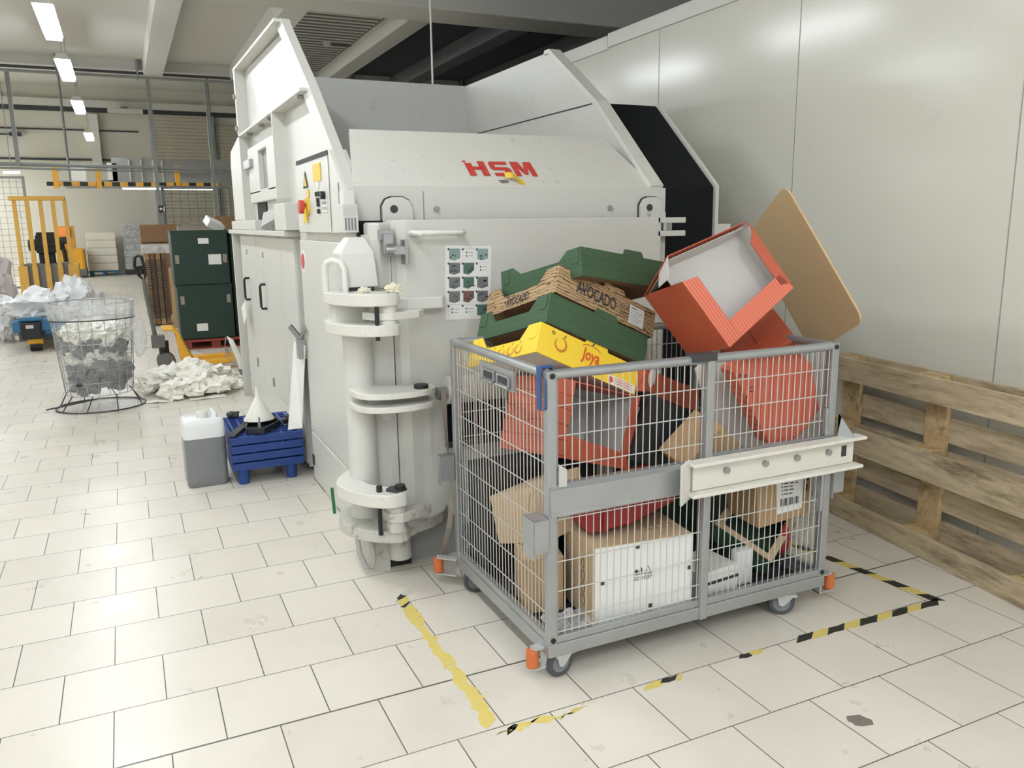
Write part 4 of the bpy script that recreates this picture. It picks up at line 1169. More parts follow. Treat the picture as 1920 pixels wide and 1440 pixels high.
# cartons in the lower half
wc = thing('cardboard_box', 'white-fronted carton with recycling marks standing on the cage floor at the front', 'cardboard box', (1.672, -0.002, KF), (0, 0, -0.10), group='brown cartons in the cage')
W3, D3, H3 = 0.374, 0.24, 0.285
MB().bx(-W3 / 2, W3 / 2, -D3 / 2, D3 / 2, 0, H3).build('box_body', M['kraft_pale'], wc, local=True, bevel=0.003)
MB().bx(-W3 / 2 + 0.002, W3 / 2, -D3 / 2 - 0.0025, -D3 / 2, 0.012, H3 - 0.002).build('white_face', M['card_white'], wc, local=True)
yq = -D3 / 2 - 0.004
m = MB()
for x, z in ((-0.035, 0.262), (0.018, 0.040), (-0.165, 0.152), (0.168, 0.155)):
    m.bx(x, x + 0.014, yq, yq + 0.0014, z, z + 0.014)
cx = -0.02
m.prism([(cx - 0.018, 0.168), (cx - 0.004, 0.168), (cx - 0.004, 0.182), (cx - 0.011, 0.188), (cx - 0.018, 0.182)], 'y', yq, yq + 0.0014)
m.prism([(cx, 0.168), (cx + 0.012, 0.168), (cx + 0.010, 0.190), (cx + 0.003, 0.196)], 'y', yq, yq + 0.0014)
for a, b in (((cx + 0.02, 0.168), (cx + 0.046, 0.168)), ((cx + 0.046, 0.168), (cx + 0.033, 0.194)), ((cx + 0.033, 0.194), (cx + 0.02, 0.168))):
    m.bar((a[0], yq + 0.0007, a[1]), (b[0], yq + 0.0007, b[1]), 0.0014, 0.0025, (0, 1, 0))
m.build('printed_marks', M['ink_dark'], wc, local=True)
letters('2211037', 'printed_number', M['ink_dark'], wc, (cx - 0.022, yq + 0.001, 0.148), (1, 0, 0), (0, 0, 1), 0.013, width=0.07)
m = MB()
for k in range(4):
    m.tube([(-W3 / 2 - 0.0006, -0.03 + 0.02 * math.cos(a * PI / 7) * (0.5 + k * 0.1), 0.20 - k * 0.045 + 0.02 * math.sin(a * PI / 7)) for a in range(14)], 0.0012, 4, closed=True)
m.build('side_print', M['ink_dark'], wc, local=True)
m = MB()
for k in range(4):
    m.tube([(0.05 + 0.03 * k + 0.02 * math.cos(a * PI / 7), -0.02 + 0.02 * math.sin(a * PI / 7), H3 + 0.0006) for a in range(14)], 0.0012, 4, closed=True)
m.build('top_print', M['kraft_dark'], wc, local=True)
rt = MB()
rt.plate([(1.50, -0.03, 0.42), (1.66, -0.04, 0.43), (1.88, 0.0, 0.47), (1.88, 0.20, 0.47), (1.66, 0.22, 0.44), (1.50, 0.2, 0.43)], (0, 0, 0.09))
rt = rt.build('plastic_tray', M['red_tray'], loc=(1.68, 0.08, 0.42), bevel=0.012)
tag(rt, 'dark red plastic tray lying on top of the white-fronted carton', 'plastic tray')
MB().bx(1.545, 1.56, -0.048, -0.035, 0.43, 0.51).build('tray_rib', M['red_tray'], rt)
bt = MB()
F = [(1.338, 0.10, 0.575), (1.300, 0.36, 0.470), (1.325, 0.34, 0.285), (1.385, 0.07, 0.375)]
bt.plate(F, (0.22, 0.05, 0.03))
bt = bt.build('cardboard_box', M['kraft_pale'], loc=(1.42, 0.22, 0.29), bevel=0.004)
tag(bt, 'pale brown printed carton tumbled against the left mesh of the cage', 'cardboard box', 'brown cartons in the cage')
m = MB(); FF = [Vector(p) for p in F]
def onF(u, v): return (FF[0].lerp(FF[1], u)).lerp(FF[3].lerp(FF[2], u), v) + Vector((-0.0008, 0, 0))
for cu, cv, r in ((0.30, 0.55, 0.10), (0.25, 0.75, 0.07), (0.42, 0.82, 0.06)):
    m.tube([onF(cu + r * math.cos(a * PI / 8), cv + r * math.sin(a * PI / 8)) for a in range(16)], 0.0012, 4, closed=True)
m.tube([onF(0.02, 0.1), onF(0.2, 0.5), onF(0.2, 0.9)], 0.0012, 4)
m.build('box_print', M['kraft_dark'], bt)
bl = thing('cardboard_box', 'small brown carton standing on the cage floor below the tumbled printed carton', 'cardboard box', (1.405, 0.16, KF), (0, 0, -0.25), group='brown cartons in the cage')
MB().bx(-0.075, 0.065, -0.09, 0.09, 0, 0.20).build('box_body', M['kraft'], bl, local=True, bevel=0.003)
MB().bx(-0.075, 0.065, -0.09, 0.09, 0.20, 0.203).build('lid', M['kraft_pale'], bl, local=True)
kb = MB().bx(1.31, 1.80, 0.42, 0.60, KF, 0.545)  # made tall and wide to stand in for the dark cage interior
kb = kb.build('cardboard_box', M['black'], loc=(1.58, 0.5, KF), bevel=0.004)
tag(kb, 'black crate enlarged to stand in for shade at the back left of the cage', 'crate')
lbx = MB()
FL_ = [(2.198, -0.05, 0.535), (2.222, -0.05, 0.319), (2.425, -0.09, 0.360), (2.43, -0.09, 0.525)]
lbx.plate(FL_, (-0.015, 0.16, 0.02))
lbx = lbx.build('cardboard_box', M['kraft'], loc=(2.3, 0.03, 0.32), bevel=0.003)
tag(lbx, 'brown carton with a white barcode label under the cream bar of the cage', 'cardboard box', 'brown cartons in the cage')
lp_ = MB()
FL = [Vector(p) for p in FL_]
def onL(u, v): return FL[0].lerp(FL[3], u).lerp(FL[1].lerp(FL[2], u), v) + Vector((0, -0.0012, 0))
def lq(u0, u1, v0, v1, o_=0.0): lp_.plate([onL(u0, v0) + Vector((0, -o_, 0)), onL(u1, v0) + Vector((0, -o_, 0)), onL(u1, v1) + Vector((0, -o_, 0)), onL(u0, v1) + Vector((0, -o_, 0))], (0, -0.0006, 0))
lq(0.36, 0.86, 0.05, 0.82)
lp_.m = 1
u0 = 0.43
for k in range(16):
    wv = 0.008 + 0.012 * ((k * 5) % 3) / 2
    lq(u0, u0 + wv, 0.52, 0.70, 0.0008); u0 += wv + 0.008 + 0.004 * (k % 2)
for v in (0.20, 0.27, 0.34, 0.42): lq(0.45, 0.66 + 0.05 * (int(v * 100) % 3), v, v + 0.022, 0.0008)
lq(0.90, 0.96, 0.1, 0.2, 0.0); lq(0.90, 0.95, 0.28, 0.45, 0.0)
lp_.build('barcode_label', [M['paper'], M['ink_dark']], lbx)
ot = thing('cardboard_tray', 'shallow brown tray with green outside tipped up in the lower right of the cage', 'cardboard tray', (2.29, 0.06, 0.268), (-2.6507, -2.9187, -2.6332), group='brown cartons in the cage')
W4, D4, H4 = 0.29, 0.246, 0.07
m = MB()
for a in (-1, 1):
    m.bx(-W4 / 2, W4 / 2, a * D4 / 2 - 0.003, a * D4 / 2 + 0.003, -H4 / 2, H4 / 2)
    m.bx(a * W4 / 2 - 0.003, a * W4 / 2 + 0.003, -D4 / 2, D4 / 2, -H4 / 2, H4 / 2)
m.bx(-W4 / 2, W4 / 2, -D4 / 2, D4 / 2, -H4 / 2, -H4 / 2 + 0.005)
m.build('tray_body', M['green_deep'], ot, local=True)
m = MB()
e = 0.028
m.bx(-W4 / 2, W4 / 2, -D4 / 2, -D4 / 2 + e, H4 / 2, H4 / 2 + 0.004); m.bx(-W4 / 2, W4 / 2, D4 / 2 - e, D4 / 2, H4 / 2, H4 / 2 + 0.004)
m.bx(-W4 / 2, -W4 / 2 + e, -D4 / 2 + e, D4 / 2 - e, H4 / 2, H4 / 2 + 0.004); m.bx(W4 / 2 - e, W4 / 2, -D4 / 2 + e, D4 / 2 - e, H4 / 2, H4 / 2 + 0.004)
m.build('tray_rim', M['kraft_pale'], ot, local=True)
s = MB().blob((2.385, -0.02, 0.235), (0.022, 0.012, 0.06), 5, 0.3)
s = s.build('scrap', M['red_tray'], loc=(2.385, -0.02, 0.18)); tag(s, 'bright red scrap of packaging stuck in the tipped brown tray', 'packaging scrap')
sw = thing('cardboard_box', 'small white carton with a black stripe on the cage floor right of the middle post', 'cardboard box', (2.0, -0.02, KF), (0, 0, 0.1))
MB().bx(-0.10, 0.09, -0.08, 0.09, 0, 0.105).build('box_body', M['card_white'], sw, local=True, bevel=0.002)
MB().bx(-0.10, 0.09, -0.082, -0.08, 0.055, 0.066).build('stripe', M['ink_dark'], sw, local=True)
s = MB().bx(2.105, 2.185, -0.075, -0.03, KF, 0.26)
s = s.build('plastic_bottle', M['can_clear'], loc=(2.14, -0.05, KF), bevel=0.012); tag(s, 'milky white plastic block standing right of the small white carton in the cage', 'container')
s = MB(); s.surf(lambda u, v: Vector((1.33 + 0.2 * u, -0.12 + 0.14 * v, KF + 0.012 + 0.03 * abs(noise.noise(Vector((u * 6, v * 6, 1)))))), 24, 16)
s = s.build('film_wrap', M['film_dense'], loc=(1.43, -0.05, KF)); tag(s, 'crinkled clear film lying on the cage floor in the front left corner', 'plastic film')
s = MB(); s.plate([(2.20, 0.05, KF + 0.004), (2.40, 0.02, KF + 0.004), (2.40, 0.3, KF + 0.02), (2.2, 0.3, KF + 0.02)], (0, 0, 0.03))
s = s.build('plastic_tray', M['black'], loc=(2.3, 0.15, KF)); tag(s, 'flat black plastic tray on the cage floor in the right corner', 'plastic tray')
s = MB(); s.plate([(1.86, 0.33, KF + 0.01), (2.41, 0.33, KF + 0.01), (2.41, 0.36, 0.56), (1.86, 0.36, 0.56)], (0, 0.04, 0))
s = s.build('cardboard_tray', M['green_deep'], loc=(2.15, 0.35, KF)); tag(s, 'dark green tray standing upright behind the barcode carton', 'cardboard tray')
# ================================================================ THINGS ON THE FLOOR, NEAR
# hazard tape around the parking bay
def tape(name, label, spine, w, stripes, ragged, seed, group, slant=0.6):
    """stuck tape: strips of yellow and black across a line of floor points, torn edges"""
    r = random.Random(seed); m = MB()
    a = Vector(spine[0]); b = Vector(spine[-1]); L = (b - a).length; d = (b - a).normalized(); n = Vector((-d.y, d.x))
    s_ = 0.0
    for k, (ln, black) in enumerate(stripes):
        e = min(L, s_ + ln)
        m.m = 1 if black else 0
        sl = slant * w
        def P(t, q): return a + d * t + n * q
        q0 = -w / 2 + ragged * r.random() * w; q1 = w / 2 - ragged * r.random() * w
        q2 = -w / 2 + ragged * r.random() * w; q3 = w / 2 - ragged * r.random() * w
        mid0 = P((s_ + e) / 2 - sl / 2, -w / 2 + ragged * r.random() * w * 1.3); mid1 = P((s_ + e) / 2 + sl / 2, w / 2 - ragged * r.random() * w * 1.3)
        pts = [P(s_ - sl / 2, q0), mid0, P(e - sl / 2, q2), P(e + sl / 2, q3), mid1, P(s_ + sl / 2, q1)]
        h = 0.0006 + 0.00005 * (k % 3)
        m.plate([(p.x, p.y, 0.0002) for p in pts], (0, 0, h))
        s_ = e
    o = m.build(name, [M['tape_yellow'], M['tape_black']], loc=((a.x + b.x) / 2, (a.y + b.y) / 2, 0))
    return tag(o, label, 'floor tape', group)
TG = 'worn hazard tape marking the parking bay'
tape('floor_tape', 'long worn yellow floor tape running left of the cage trolley', [(1.028, 0.665), (1.02, -0.285)], 0.066, [(0.03, 1), (0.05, 0), (0.022, 1)] + [(0.062, 0), (0.058, 0)] * 7, 0.30, 2, TG, slant=-0.5)
tape('floor_tape', 'torn yellow tape remnant with black smears at the front left corner of the bay', [(1.02, -0.325), (1.19, -0.325)], 0.045, [(0.03, 0), (0.03, 1), (0.035, 0), (0.035, 0), (0.04, 0)], 0.6, 5, TG)
tape('floor_tape', 'small ragged yellow tape patch on the joint before the nearest castor', [(1.205, -0.33), (1.345, -0.318)], 0.040, [(0.035, 0), (0.03, 0), (0.04, 0), (0.035, 0)], 0.8, 6, TG)
tape('floor_tape', 'short tape piece, half yellow half black, in front of the white-fronted carton', [(1.53, -0.316), (1.69, -0.316)], 0.042, [(0.075, 0), (0.055, 1), (0.02, 0)], 0.4, 8, TG)
tape('floor_tape', 'tiny yellow tape scrap on the joint below the middle post', [(1.93, -0.305), (2.045, -0.310)], 0.034, [(0.05, 1), (0.05, 0)], 0.5, 9, TG)
tape('floor_tape', 'black and yellow striped floor tape along the front right of the bay', [(2.19, -0.305), (2.90, -0.330)], 0.044, [(0.07, 1), (0.07, 0), (0.08, 1), (0.075, 0), (0.085, 1), (0.075, 0), (0.08, 1), (0.07, 0), (0.09, 1)], 0.12, 11, TG, slant=1.0)
tape('floor_tape', 'black and yellow striped floor tape along the pallet side of the bay', [(2.78, 0.56), (2.895, -0.325)], 0.046, [(0.075, 0), (0.075, 1)] * 6, 0.05, 12, TG, slant=0.6)
s = MB(); r = random.Random(4)
pts = []
for k in range(18):
    a = 2 * PI * k / 18; q = 0.75 + 0.4 * r.random()
    pts.append((2.004 + 0.034 * q * math.cos(a), -0.747 + 0.034 * q * math.sin(a)))
s.prism(pts, 'z', 0.0002, 0.0008)
tag(s.build('residue_patch', M['stain'], loc=(2.004, -0.747, 0)), 'ragged grey glue patch alone on the tiles at lower right', 'floor patch')

# two-way pallet leaning on its long edge by the right wall
pal = thing('wooden_pallet', 'weathered wooden pallet standing on its long edge along the white wall', 'pallet', (3.19, 0.05, 0.0), (0.0, 0.0, math.radians(-8.2)))
PW = M['pallet_wood']
# own frame: y along the long edge, x away from the room, z up; bottom boards face the room
for z0, z1 in ((0.0, 0.10), (0.345, 0.475), (0.69, 0.80)):
    MB().bx(0.0, 0.022, -0.62, 0.62, z0, z1).build('bottom_board', PW, pal, local=True, bevel=0.003)
for z0, z1 in ((0.0, 0.145), (0.34, 0.46), (0.655, 0.80), (0.19, 0.29), (0.50, 0.61)):
    MB().bx(0.122, 0.144, -0.62, 0.62, z0, z1).build('deck_board', PW, pal, local=True, bevel=0.003)
for y in (-0.55, 0.02, 0.56):
    MB().bx(0.10, 0.122, y - 0.06, y + 0.06, 0.0, 0.80).build('stringer_board', M['pallet_wood_x'], pal, local=True, bevel=0.003)
    for z0, z1 in ((0.0, 0.10), (0.345, 0.475), (0.69, 0.80)):
        MB().bx(0.022, 0.10, y - 0.06, y + 0.06, z0, z1).build('block', M['pallet_wood_x'], pal, local=True, bevel=0.003)

# jerrycan
jc = thing('jerrycan', 'milky plastic jerrycan part filled with grey liquid beside the blue pallets', 'jerrycan', (0.475, 2.60, 0.0), (0, 0, 0.03))
body = MB()
JW, JD = 0.112, 0.10
def jring(z, s_): 
    pts = []
    for cx, cy, a0 in ((JW - 0.03, JD - 0.03, 0), (-JW + 0.03, JD - 0.03, 90), (-JW + 0.03, -JD + 0.03, 180), (JW - 0.03, -JD + 0.03, 270)):
        for k in range(5):
            a = math.radians(a0 + k * 22.5); pts.append(((cx + 0.03 * math.cos(a)) * s_, (cy + 0.03 * math.sin(a)) * s_, z))
    return pts
def loft(m, rings):
    vs = [p for q in rings for p in q]; n = len(rings[0]); fs = []
    for i in range(len(rings) - 1):
        for k in range(n):
            fs.append((i * n + k, i * n + (k + 1) % n, (i + 1) * n + (k + 1) % n, (i + 1) * n + k))
    fs += [tuple(reversed(range(n))), tuple(range((len(rings) - 1) * n, len(rings) * n))]
    m.add(vs, fs)
loft(body, [jring(0.0, 0.90), jring(0.015, 0.98), jring(0.06, 1.0), jring(0.285, 1.0)])
body.build('filled_part', M['can_liquid'], jc, local=True, smooth=True)
top = MB(); loft(top, [jring(0.285, 1.0), jring(0.36, 1.0), jring(0.385, 0.95), jring(0.395, 0.85)])
top.build('clear_part', M['can_clear'], jc, local=True, smooth=True)
MB().cyl((0.0, -0.03, 0.392), (0.0, -0.03, 0.432), 0.032, 24).build('cap', M['cap_white'], jc, local=True, bevel=0.004)
MB().tube([(0.06, -0.06, 0.385), (0.065, -0.05, 0.415), (0.065, 0.05, 0.415), (0.06, 0.07, 0.385)], 0.014, 10).build('handle', M['can_clear'], jc, local=True, smooth=True)

# stack of blue plastic quarter pallets
BPX, BPY = 0.808, 2.715
def blue_pallet(label, z, feet):
    t = thing('plastic_pallet', label, 'plastic pallet', (BPX, BPY, z), group='stacked blue plastic pallets')
    m = MB(); w, d = 0.20, 0.285
    m.bx(-w, w, -d, -d + 0.02, 0, 0.042); m.bx(-w, w, d - 0.02, d, 0, 0.042); m.bx(-w, -w + 0.02, -d + 0.02, d - 0.02, 0, 0.042); m.bx(w - 0.02, w, -d + 0.02, d - 0.02, 0, 0.042)
    for k in range(7): m.bx(-w + 0.03 + k * 0.05, -w + 0.045 + k * 0.05, -d + 0.02, d - 0.02, 0.03, 0.042)
    for k in range(9): m.bx(-w + 0.02, w - 0.02, -d + 0.04 + k * 0.058, -d + 0.052 + k * 0.058, 0.03, 0.042)
    m.build('deck', M['blue_plastic'], t, local=True, bevel=0.003)
    m = MB()
    m.bx(-w - 0.003, w + 0.003, -d - 0.003, d + 0.003, 0.032, 0.045); 
    m2 = MB(); m2.bx(-w - 0.004, w + 0.004, -d - 0.004, -d, 0.028, 0.044); m2.bx(-w - 0.004, -w, -d, d, 0.028, 0.044); m2.bx(w, w + 0.004, -d, d, 0.028, 0.044)
    m2.build('lip', M['blue_plastic'], t, local=True)
    for x in (-0.09, 0.11):
        for k in range(5): pass
    if feet:
        for x in (-0.14, 0.13):
            for y in (-0.24, 0.24):
                MB().cyl((x, y, -0.086), (x, y, 0.0), 0.03, 20, 0.034).build('foot', M['blue_plastic'], t, local=True, smooth=True)
    return t
for k, lab in enumerate(('bottom blue plastic pallet of the stack, the one standing on feet', 'second blue plastic pallet from the bottom of the stack', 'third blue plastic pallet from the bottom of the stack', 'top blue plastic pallet carrying the funnel and the black pan')):
    blue_pallet(lab, 0.087 + k * 0.051, k == 0)
TOPZ = 0.087 + 3 * 0.051 + 0.045
fn = MB()
fn.lathe([(0.088, 0.0), (0.090, 0.0), (0.086, 0.012), (0.070, 0.035), (0.022, 0.125), (0.013, 0.14), (0.009, 0.20), (0.007, 0.20), (0.011, 0.14), (0.019, 0.124), (0.067, 0.034), (0.084, 0.010), (0.088, 0.0)], (0, 0, 0), 36)
fn = fn.build('funnel', M['funnel'], loc=(0.805, 2.70, TOPZ + 0.03), rot=(-0.05, 0.0, 0), local=True, smooth=True)
tag(fn, 'white plastic funnel standing upside down on the blue pallets', 'funnel')
op = MB()
PO = [(0.70, 2.50), (0.79, 2.44), (0.91, 2.60), (0.90, 2.72), (0.74, 2.70)]
op.prism(PO, 'z', TOPZ, TOPZ + 0.006)
for i in range(5):
    a = PO[i]; b = PO[(i + 1) % 5]
    op.bar((a[0], a[1], TOPZ + 0.018), (b[0], b[1], TOPZ + 0.018), 0.008, 0.036)
op = op.build('drip_pan', M['oilpan'], loc=(0.80, 2.6, TOPZ), bevel=0.002)
tag(op, 'angular grey-black drip pan under the funnel on the blue pallets', 'drip pan')
s = MB(); s.bar((0.612, 2.435, TOPZ + 0.012), (0.80, 2.86, TOPZ + 0.016), 0.045, 0.012)
tag(s.build('slat', M['steel_dark'], loc=(0.7, 2.6, TOPZ), bevel=0.002), 'long dark slat lying across the left of the blue pallets', 'slat')
s = MB(); s.cyl((0.775, 2.47, TOPZ + 0.03), (0.775, 2.47, TOPZ + 0.065), 0.009, 12); s.cyl((0.775, 2.47, TOPZ + 0.065), (0.775, 2.47, TOPZ + 0.095), 0.005, 10)
tag(s.build('nozzle_bottle', M['ink'], loc=(0.775, 2.47, TOPZ + 0.03)), 'tiny nozzle bottle standing in the drip pan in front of the funnel', 'bottle')
s = MB().blob((0.965, 2.60, TOPZ + 0.03), (0.035, 0.06, 0.03), 3, 0.5, flat=TOPZ + 0.001)
tag(s.build('work_glove', M['black'], loc=(0.965, 2.60, TOPZ)), 'black rumpled glove at the right edge of the blue pallets', 'glove')
s = MB().blob((0.68, 2.96, TOPZ + 0.02), (0.04, 0.03, 0.02), 8, 0.4, flat=TOPZ + 0.001)
tag(s.build('rag', M['steel_dark'], loc=(0.68, 2.96, TOPZ)), 'small dark rag at the back left corner of the blue pallets', 'rag')

# ================================================================ WIRE BIN AND SCRAPS
bin_ = thing('wire_bin', 'round wire waste bin on sled feet lined with a clear bag of rubbish', 'waste bin', (-0.125, 5.20, 0))
bc = Vector((-0.125, 5.20, 0)); RT_, RB_ = 0.315, 0.255; BZ0, BZ1 = 0.13, 0.87
m = MB()
for k in range(20):
    a = 2 * PI * k / 20
    m.cyl(bc + Vector((RB_ * math.cos(a), RB_ * math.sin(a), BZ0)), bc + Vector((RT_ * math.cos(a), RT_ * math.sin(a), BZ1)), 0.0028, 5)
for k in range(8):
    t_ = k / 7; rr = RB_ + (RT_ - RB_) * t_; z = BZ0 + (BZ1 - BZ0) * t_
    m.tube([bc + Vector((rr * math.cos(2 * PI * i / 36), rr * math.sin(2 * PI * i / 36), z)) for i in range(36)], 0.0028 if k < 7 else 0.005, 5, closed=True)
m.build('wire_basket', M['galv'], bin_)
m = MB()
ell = [bc + Vector((0.34 * math.cos(2 * PI * i / 30), 0.30 * math.sin(2 * PI * i / 30), 0.008)) for i in range(30)]
m.tube(ell, 0.006, 6, closed=True)
for a in (0.4, 1.2, 2.0, 2.8, 3.7, 4.4, 5.1, 5.9):
    m.cyl(bc + Vector((0.33 * math.cos(a), 0.29 * math.sin(a), 0.008)), bc + Vector((RB_ * math.cos(a + 0.12), RB_ * math.sin(a + 0.12), BZ0)), 0.005, 6)
m.tube([bc + Vector((-0.40, -0.05, 0.02)), bc + Vector((-0.25, -0.16, 0.06)), bc + Vector((0.0, -0.23, 0.11))], 0.007, 6)
m.build('sled_foot', M['steel_dark'], bin_)
m = MB()
m.surf(lambda u, v: bc + Vector(((RB_ - 0.01 + (RT_ - RB_) * v + 0.018 * noise.noise(Vector((math.cos(u * 2 * PI) * 2, math.sin(u * 2 * PI) * 2, v * 4)))) * math.cos(u * 2 * PI), (RB_ - 0.01 + (RT_ - RB_) * v + 0.018 * noise.noise(Vector((math.cos(u * 2 * PI) * 2, math.sin(u * 2 * PI) * 2, v * 4)))) * math.sin(u * 2 * PI), BZ0 - 0.02 + v * 0.62)), 60, 24)
m.build('bag_liner', M['film'], bin_, smooth=True)
m = MB()
m.surf(lambda u, v: bc + Vector(((RT_ + 0.014 + 0.006 * math.sin(u * 50) - 0.02 * (1 - v)) * math.cos(u * 2 * PI), (RT_ + 0.014 + 0.006 * math.sin(u * 50) - 0.02 * (1 - v)) * math.sin(u * 2 * PI), 0.735 + v * 0.14)), 90, 4)
m.build('bag_cuff', M['film_dense'], bin_, smooth=True)
m = MB(); m.tube([bc + Vector(((RT_ + 0.005) * math.cos(2 * PI * i / 40), (RT_ + 0.005) * math.sin(2 * PI * i / 40), 0.735 - 0.01 * math.sin(2 * PI * i / 40))) for i in range(40)], 0.005, 6, closed=True)
m.build('elastic_band', M['ink_dark'], bin_)
m = MB(); m.blob(bc + Vector((RT_ + 0.02, -0.08, 0.57)), (0.06, 0.12, 0.16), 6, 0.4, 2.0, 4)
m.build('bag_tail', M['film'], bin_, smooth=True)
r = random.Random(12)
lay = [('trash_dark', 0.21, 8, 0.20), ('trash_grey', 0.32, 8, 0.21), ('trash_white', 0.40, 7, 0.22), ('trash_dark', 0.50, 8, 0.23), ('trash_white', 0.62, 10, 0.24)]
nm = {'trash_dark': 'dark crumpled plastic packed in the lower half of the wire bin', 'trash_grey': 'grey crumpled plastic packed low in the wire bin', 'trash_white': 'white crumpled film showing through the bag of the wire bin'}
for mt, z, n, rad in lay:
    for k in range(n):
        a = 2 * PI * (k + 0.4 * r.random()) / n
        q = rad * 0.66
        c = bc + Vector((q * math.cos(a), q * math.sin(a), z + 0.09 * (r.random() - 0.5)))
        q_ = 0.8 + 0.5 * r.random()
        s = MB().blob(c, (0.088 * q_, 0.088 * q_, 0.066 * q_), r.random() * 30, 0.7, 1.7, 3).build('crumpled_waste', M[mt], loc=tuple(c))
        tag(s, nm[mt] if (mt, z) != ('trash_dark', 0.50) else 'dark crumpled plastic between two white layers in the wire bin', 'waste', 'rubbish inside the wire bin, ' + nm[mt].split()[0] + (' middle' if (mt, z) == ('trash_dark', 0.50) else ''))

r = random.Random(21)
for k in range(34):
    a = r.random() * 2 * PI; q = math.sqrt(r.random())
    x = 0.60 + 0.42 * q * math.cos(a); y = 5.55 + 0.42 * q * math.sin(a)
    h = max(0.0, 1 - q) * 0.17
    sz = 0.055 + 0.045 * r.random()
    s = MB().blob((x, y, h + sz * 0.55), (sz * 1.15, sz, sz * 0.75), r.random() * 50, 0.75, 1.9, 3, flat=h + 0.002 if h < 0.03 else h * 0.8)
    s = s.build('foil_scrap', M['trash_white'], loc=(x, y, 0))
    tag(s, 'crumpled white foil scrap in the heap on the tiles beside the wire bin', 'foil scrap', 'heap of white foil scraps')
for (x0, y0, w_, a, lab) in ((0.70, 5.12, 0.30, 0.1, 'flat white sheet lying at the front of the foil heap'), (0.95, 5.35, 0.22, 0.5, 'narrow white sheet sticking out to the right of the foil heap'), (0.32, 5.14, 0.22, -0.2, 'flat white sheet at the left foot of the foil heap')):
    s = MB(); s.T = Matrix.Translation((x0, y0, 0.004)) @ Matrix.Rotation(a, 4, 'Z')
    s.surf(lambda u, v: Vector(((u - 0.5) * w_, (v - 0.5) * w_ * 0.5, 0.012 * abs(noise.noise(Vector((u * 3, v * 3, x0)))))), 12, 8)
    s = s.build('foil_sheet', M['trash_white'], loc=(x0, y0, 0)); s.modifiers.new('solid', 'SOLIDIFY').thickness = 0.002
    tag(s, lab, 'foil sheet')

# ================================================================ PALLET TRUCK WITH THE GREEN CRATES
pt = thing('pallet_truck', 'yellow hand pallet truck with a black tiller in front of the green crates', 'pallet truck', (0.62, 7.0, 0))
YT = M['yellow_truck']
TX, TY = 0.44, 6.85
m = MB()
m.tube([(0.37, 6.80, 0.36), (0.345, 6.78, 0.62), (0.325, 6.77, 0.80), (0.318, 6.765, 0.95)], 0.022, 12)
m.build('tiller', M['truck_grey'], pt, smooth=True)
m = MB()
lp2 = [(0.322, 6.77, 0.93), (0.275, 6.76, 0.99), (0.245, 6.755, 1.08), (0.255, 6.75, 1.16), (0.285, 6.75, 1.185), (0.315, 6.75, 1.17), (0.335, 6.755, 1.08), (0.338, 6.76, 1.0)]
m.tube(lp2, 0.016, 10, closed=True)
m.cyl((0.29, 6.75, 1.09), (0.30, 6.77, 1.0), 0.026, 12)
m.build('grip_loop', M['black'], pt, smooth=True)
MB().cyl((0.445, TY, 0.08), (0.445, TY, 0.30), 0.05, 20).build('pump', M['black'], pt)
MB().bx(0.33, 0.46, 6.76, 6.88, 0.24, 0.37).build('tiller_base', M['truck_grey'], pt, bevel=0.01)
for y in (6.79, 6.91):
    m = MB(); m.T = Matrix.Translation((0.455, y, 0.09)) @ Matrix.Rotation(-0.35, 4, 'Z') @ Matrix.Rotation(PI / 2, 4, 'X')
    m.lathe([(0.0, -0.025), (0.04, -0.028), (0.05, -0.02), (0.082, -0.026), (0.09, -0.018), (0.09, 0.018), (0.082, 0.026), (0.05, 0.02), (0.04, 0.028), (0.0, 0.025)], n=32)
    m.build('steer_wheel', M['truck_grey'], pt, smooth=True)
hd = MB()
hd.prism([(0.60, 0.07), (0.735, 0.07), (0.60, 0.385), (0.545, 0.44), (0.44, 0.44), (0.44, 0.425), (0.535, 0.42), (0.56, 0.39)], 'y', 6.64, 7.06)
hd = hd.build('headboard', YT, pt, bevel=0.006)
letters('JUNGHEINRICH', 'side_lettering', M['ink_dark'], hd, Vector((0.592, 6.639, 0.35)) - base(hd), (0.26, 0, -0.62), (0.62, 0, 0.26), 0.032, width=0.25)
for y in (6.60, 6.94):
    m = MB(); m.bx(0.66, 1.85, y, y + 0.16, 0.055, 0.095)
    m.build('fork', YT, pt, bevel=0.006)
    m = MB(); m.cyl((1.7, y + 0.03, 0.038), (1.7, y + 0.13, 0.038), 0.038, 16)
    m.build('load_roller', M['hub'], pt, smooth=True)
rp = thing('pallet', 'red wooden pallet on the floor under the dark green crates', 'pallet', (1.03, 8.6, 0.0))
m = MB()
for y in (8.18, 8.60, 9.03): m.bx(0.69, 1.48, y, y + 0.10, 0.0, 0.018)
m.build('bottom_board', M['pallet_red'], rp)
for x in (0.70, 1.03, 1.37):
    for y in (8.18, 8.60, 9.03):
        MB().bx(x, x + 0.10, y, y + 0.10, 0.018, 0.09).build('block', M['pallet_red'], rp)
MB().bx(0.69, 1.48, 8.16, 9.14, 0.09, 0.115).build('deck', M['pallet_red'], rp)
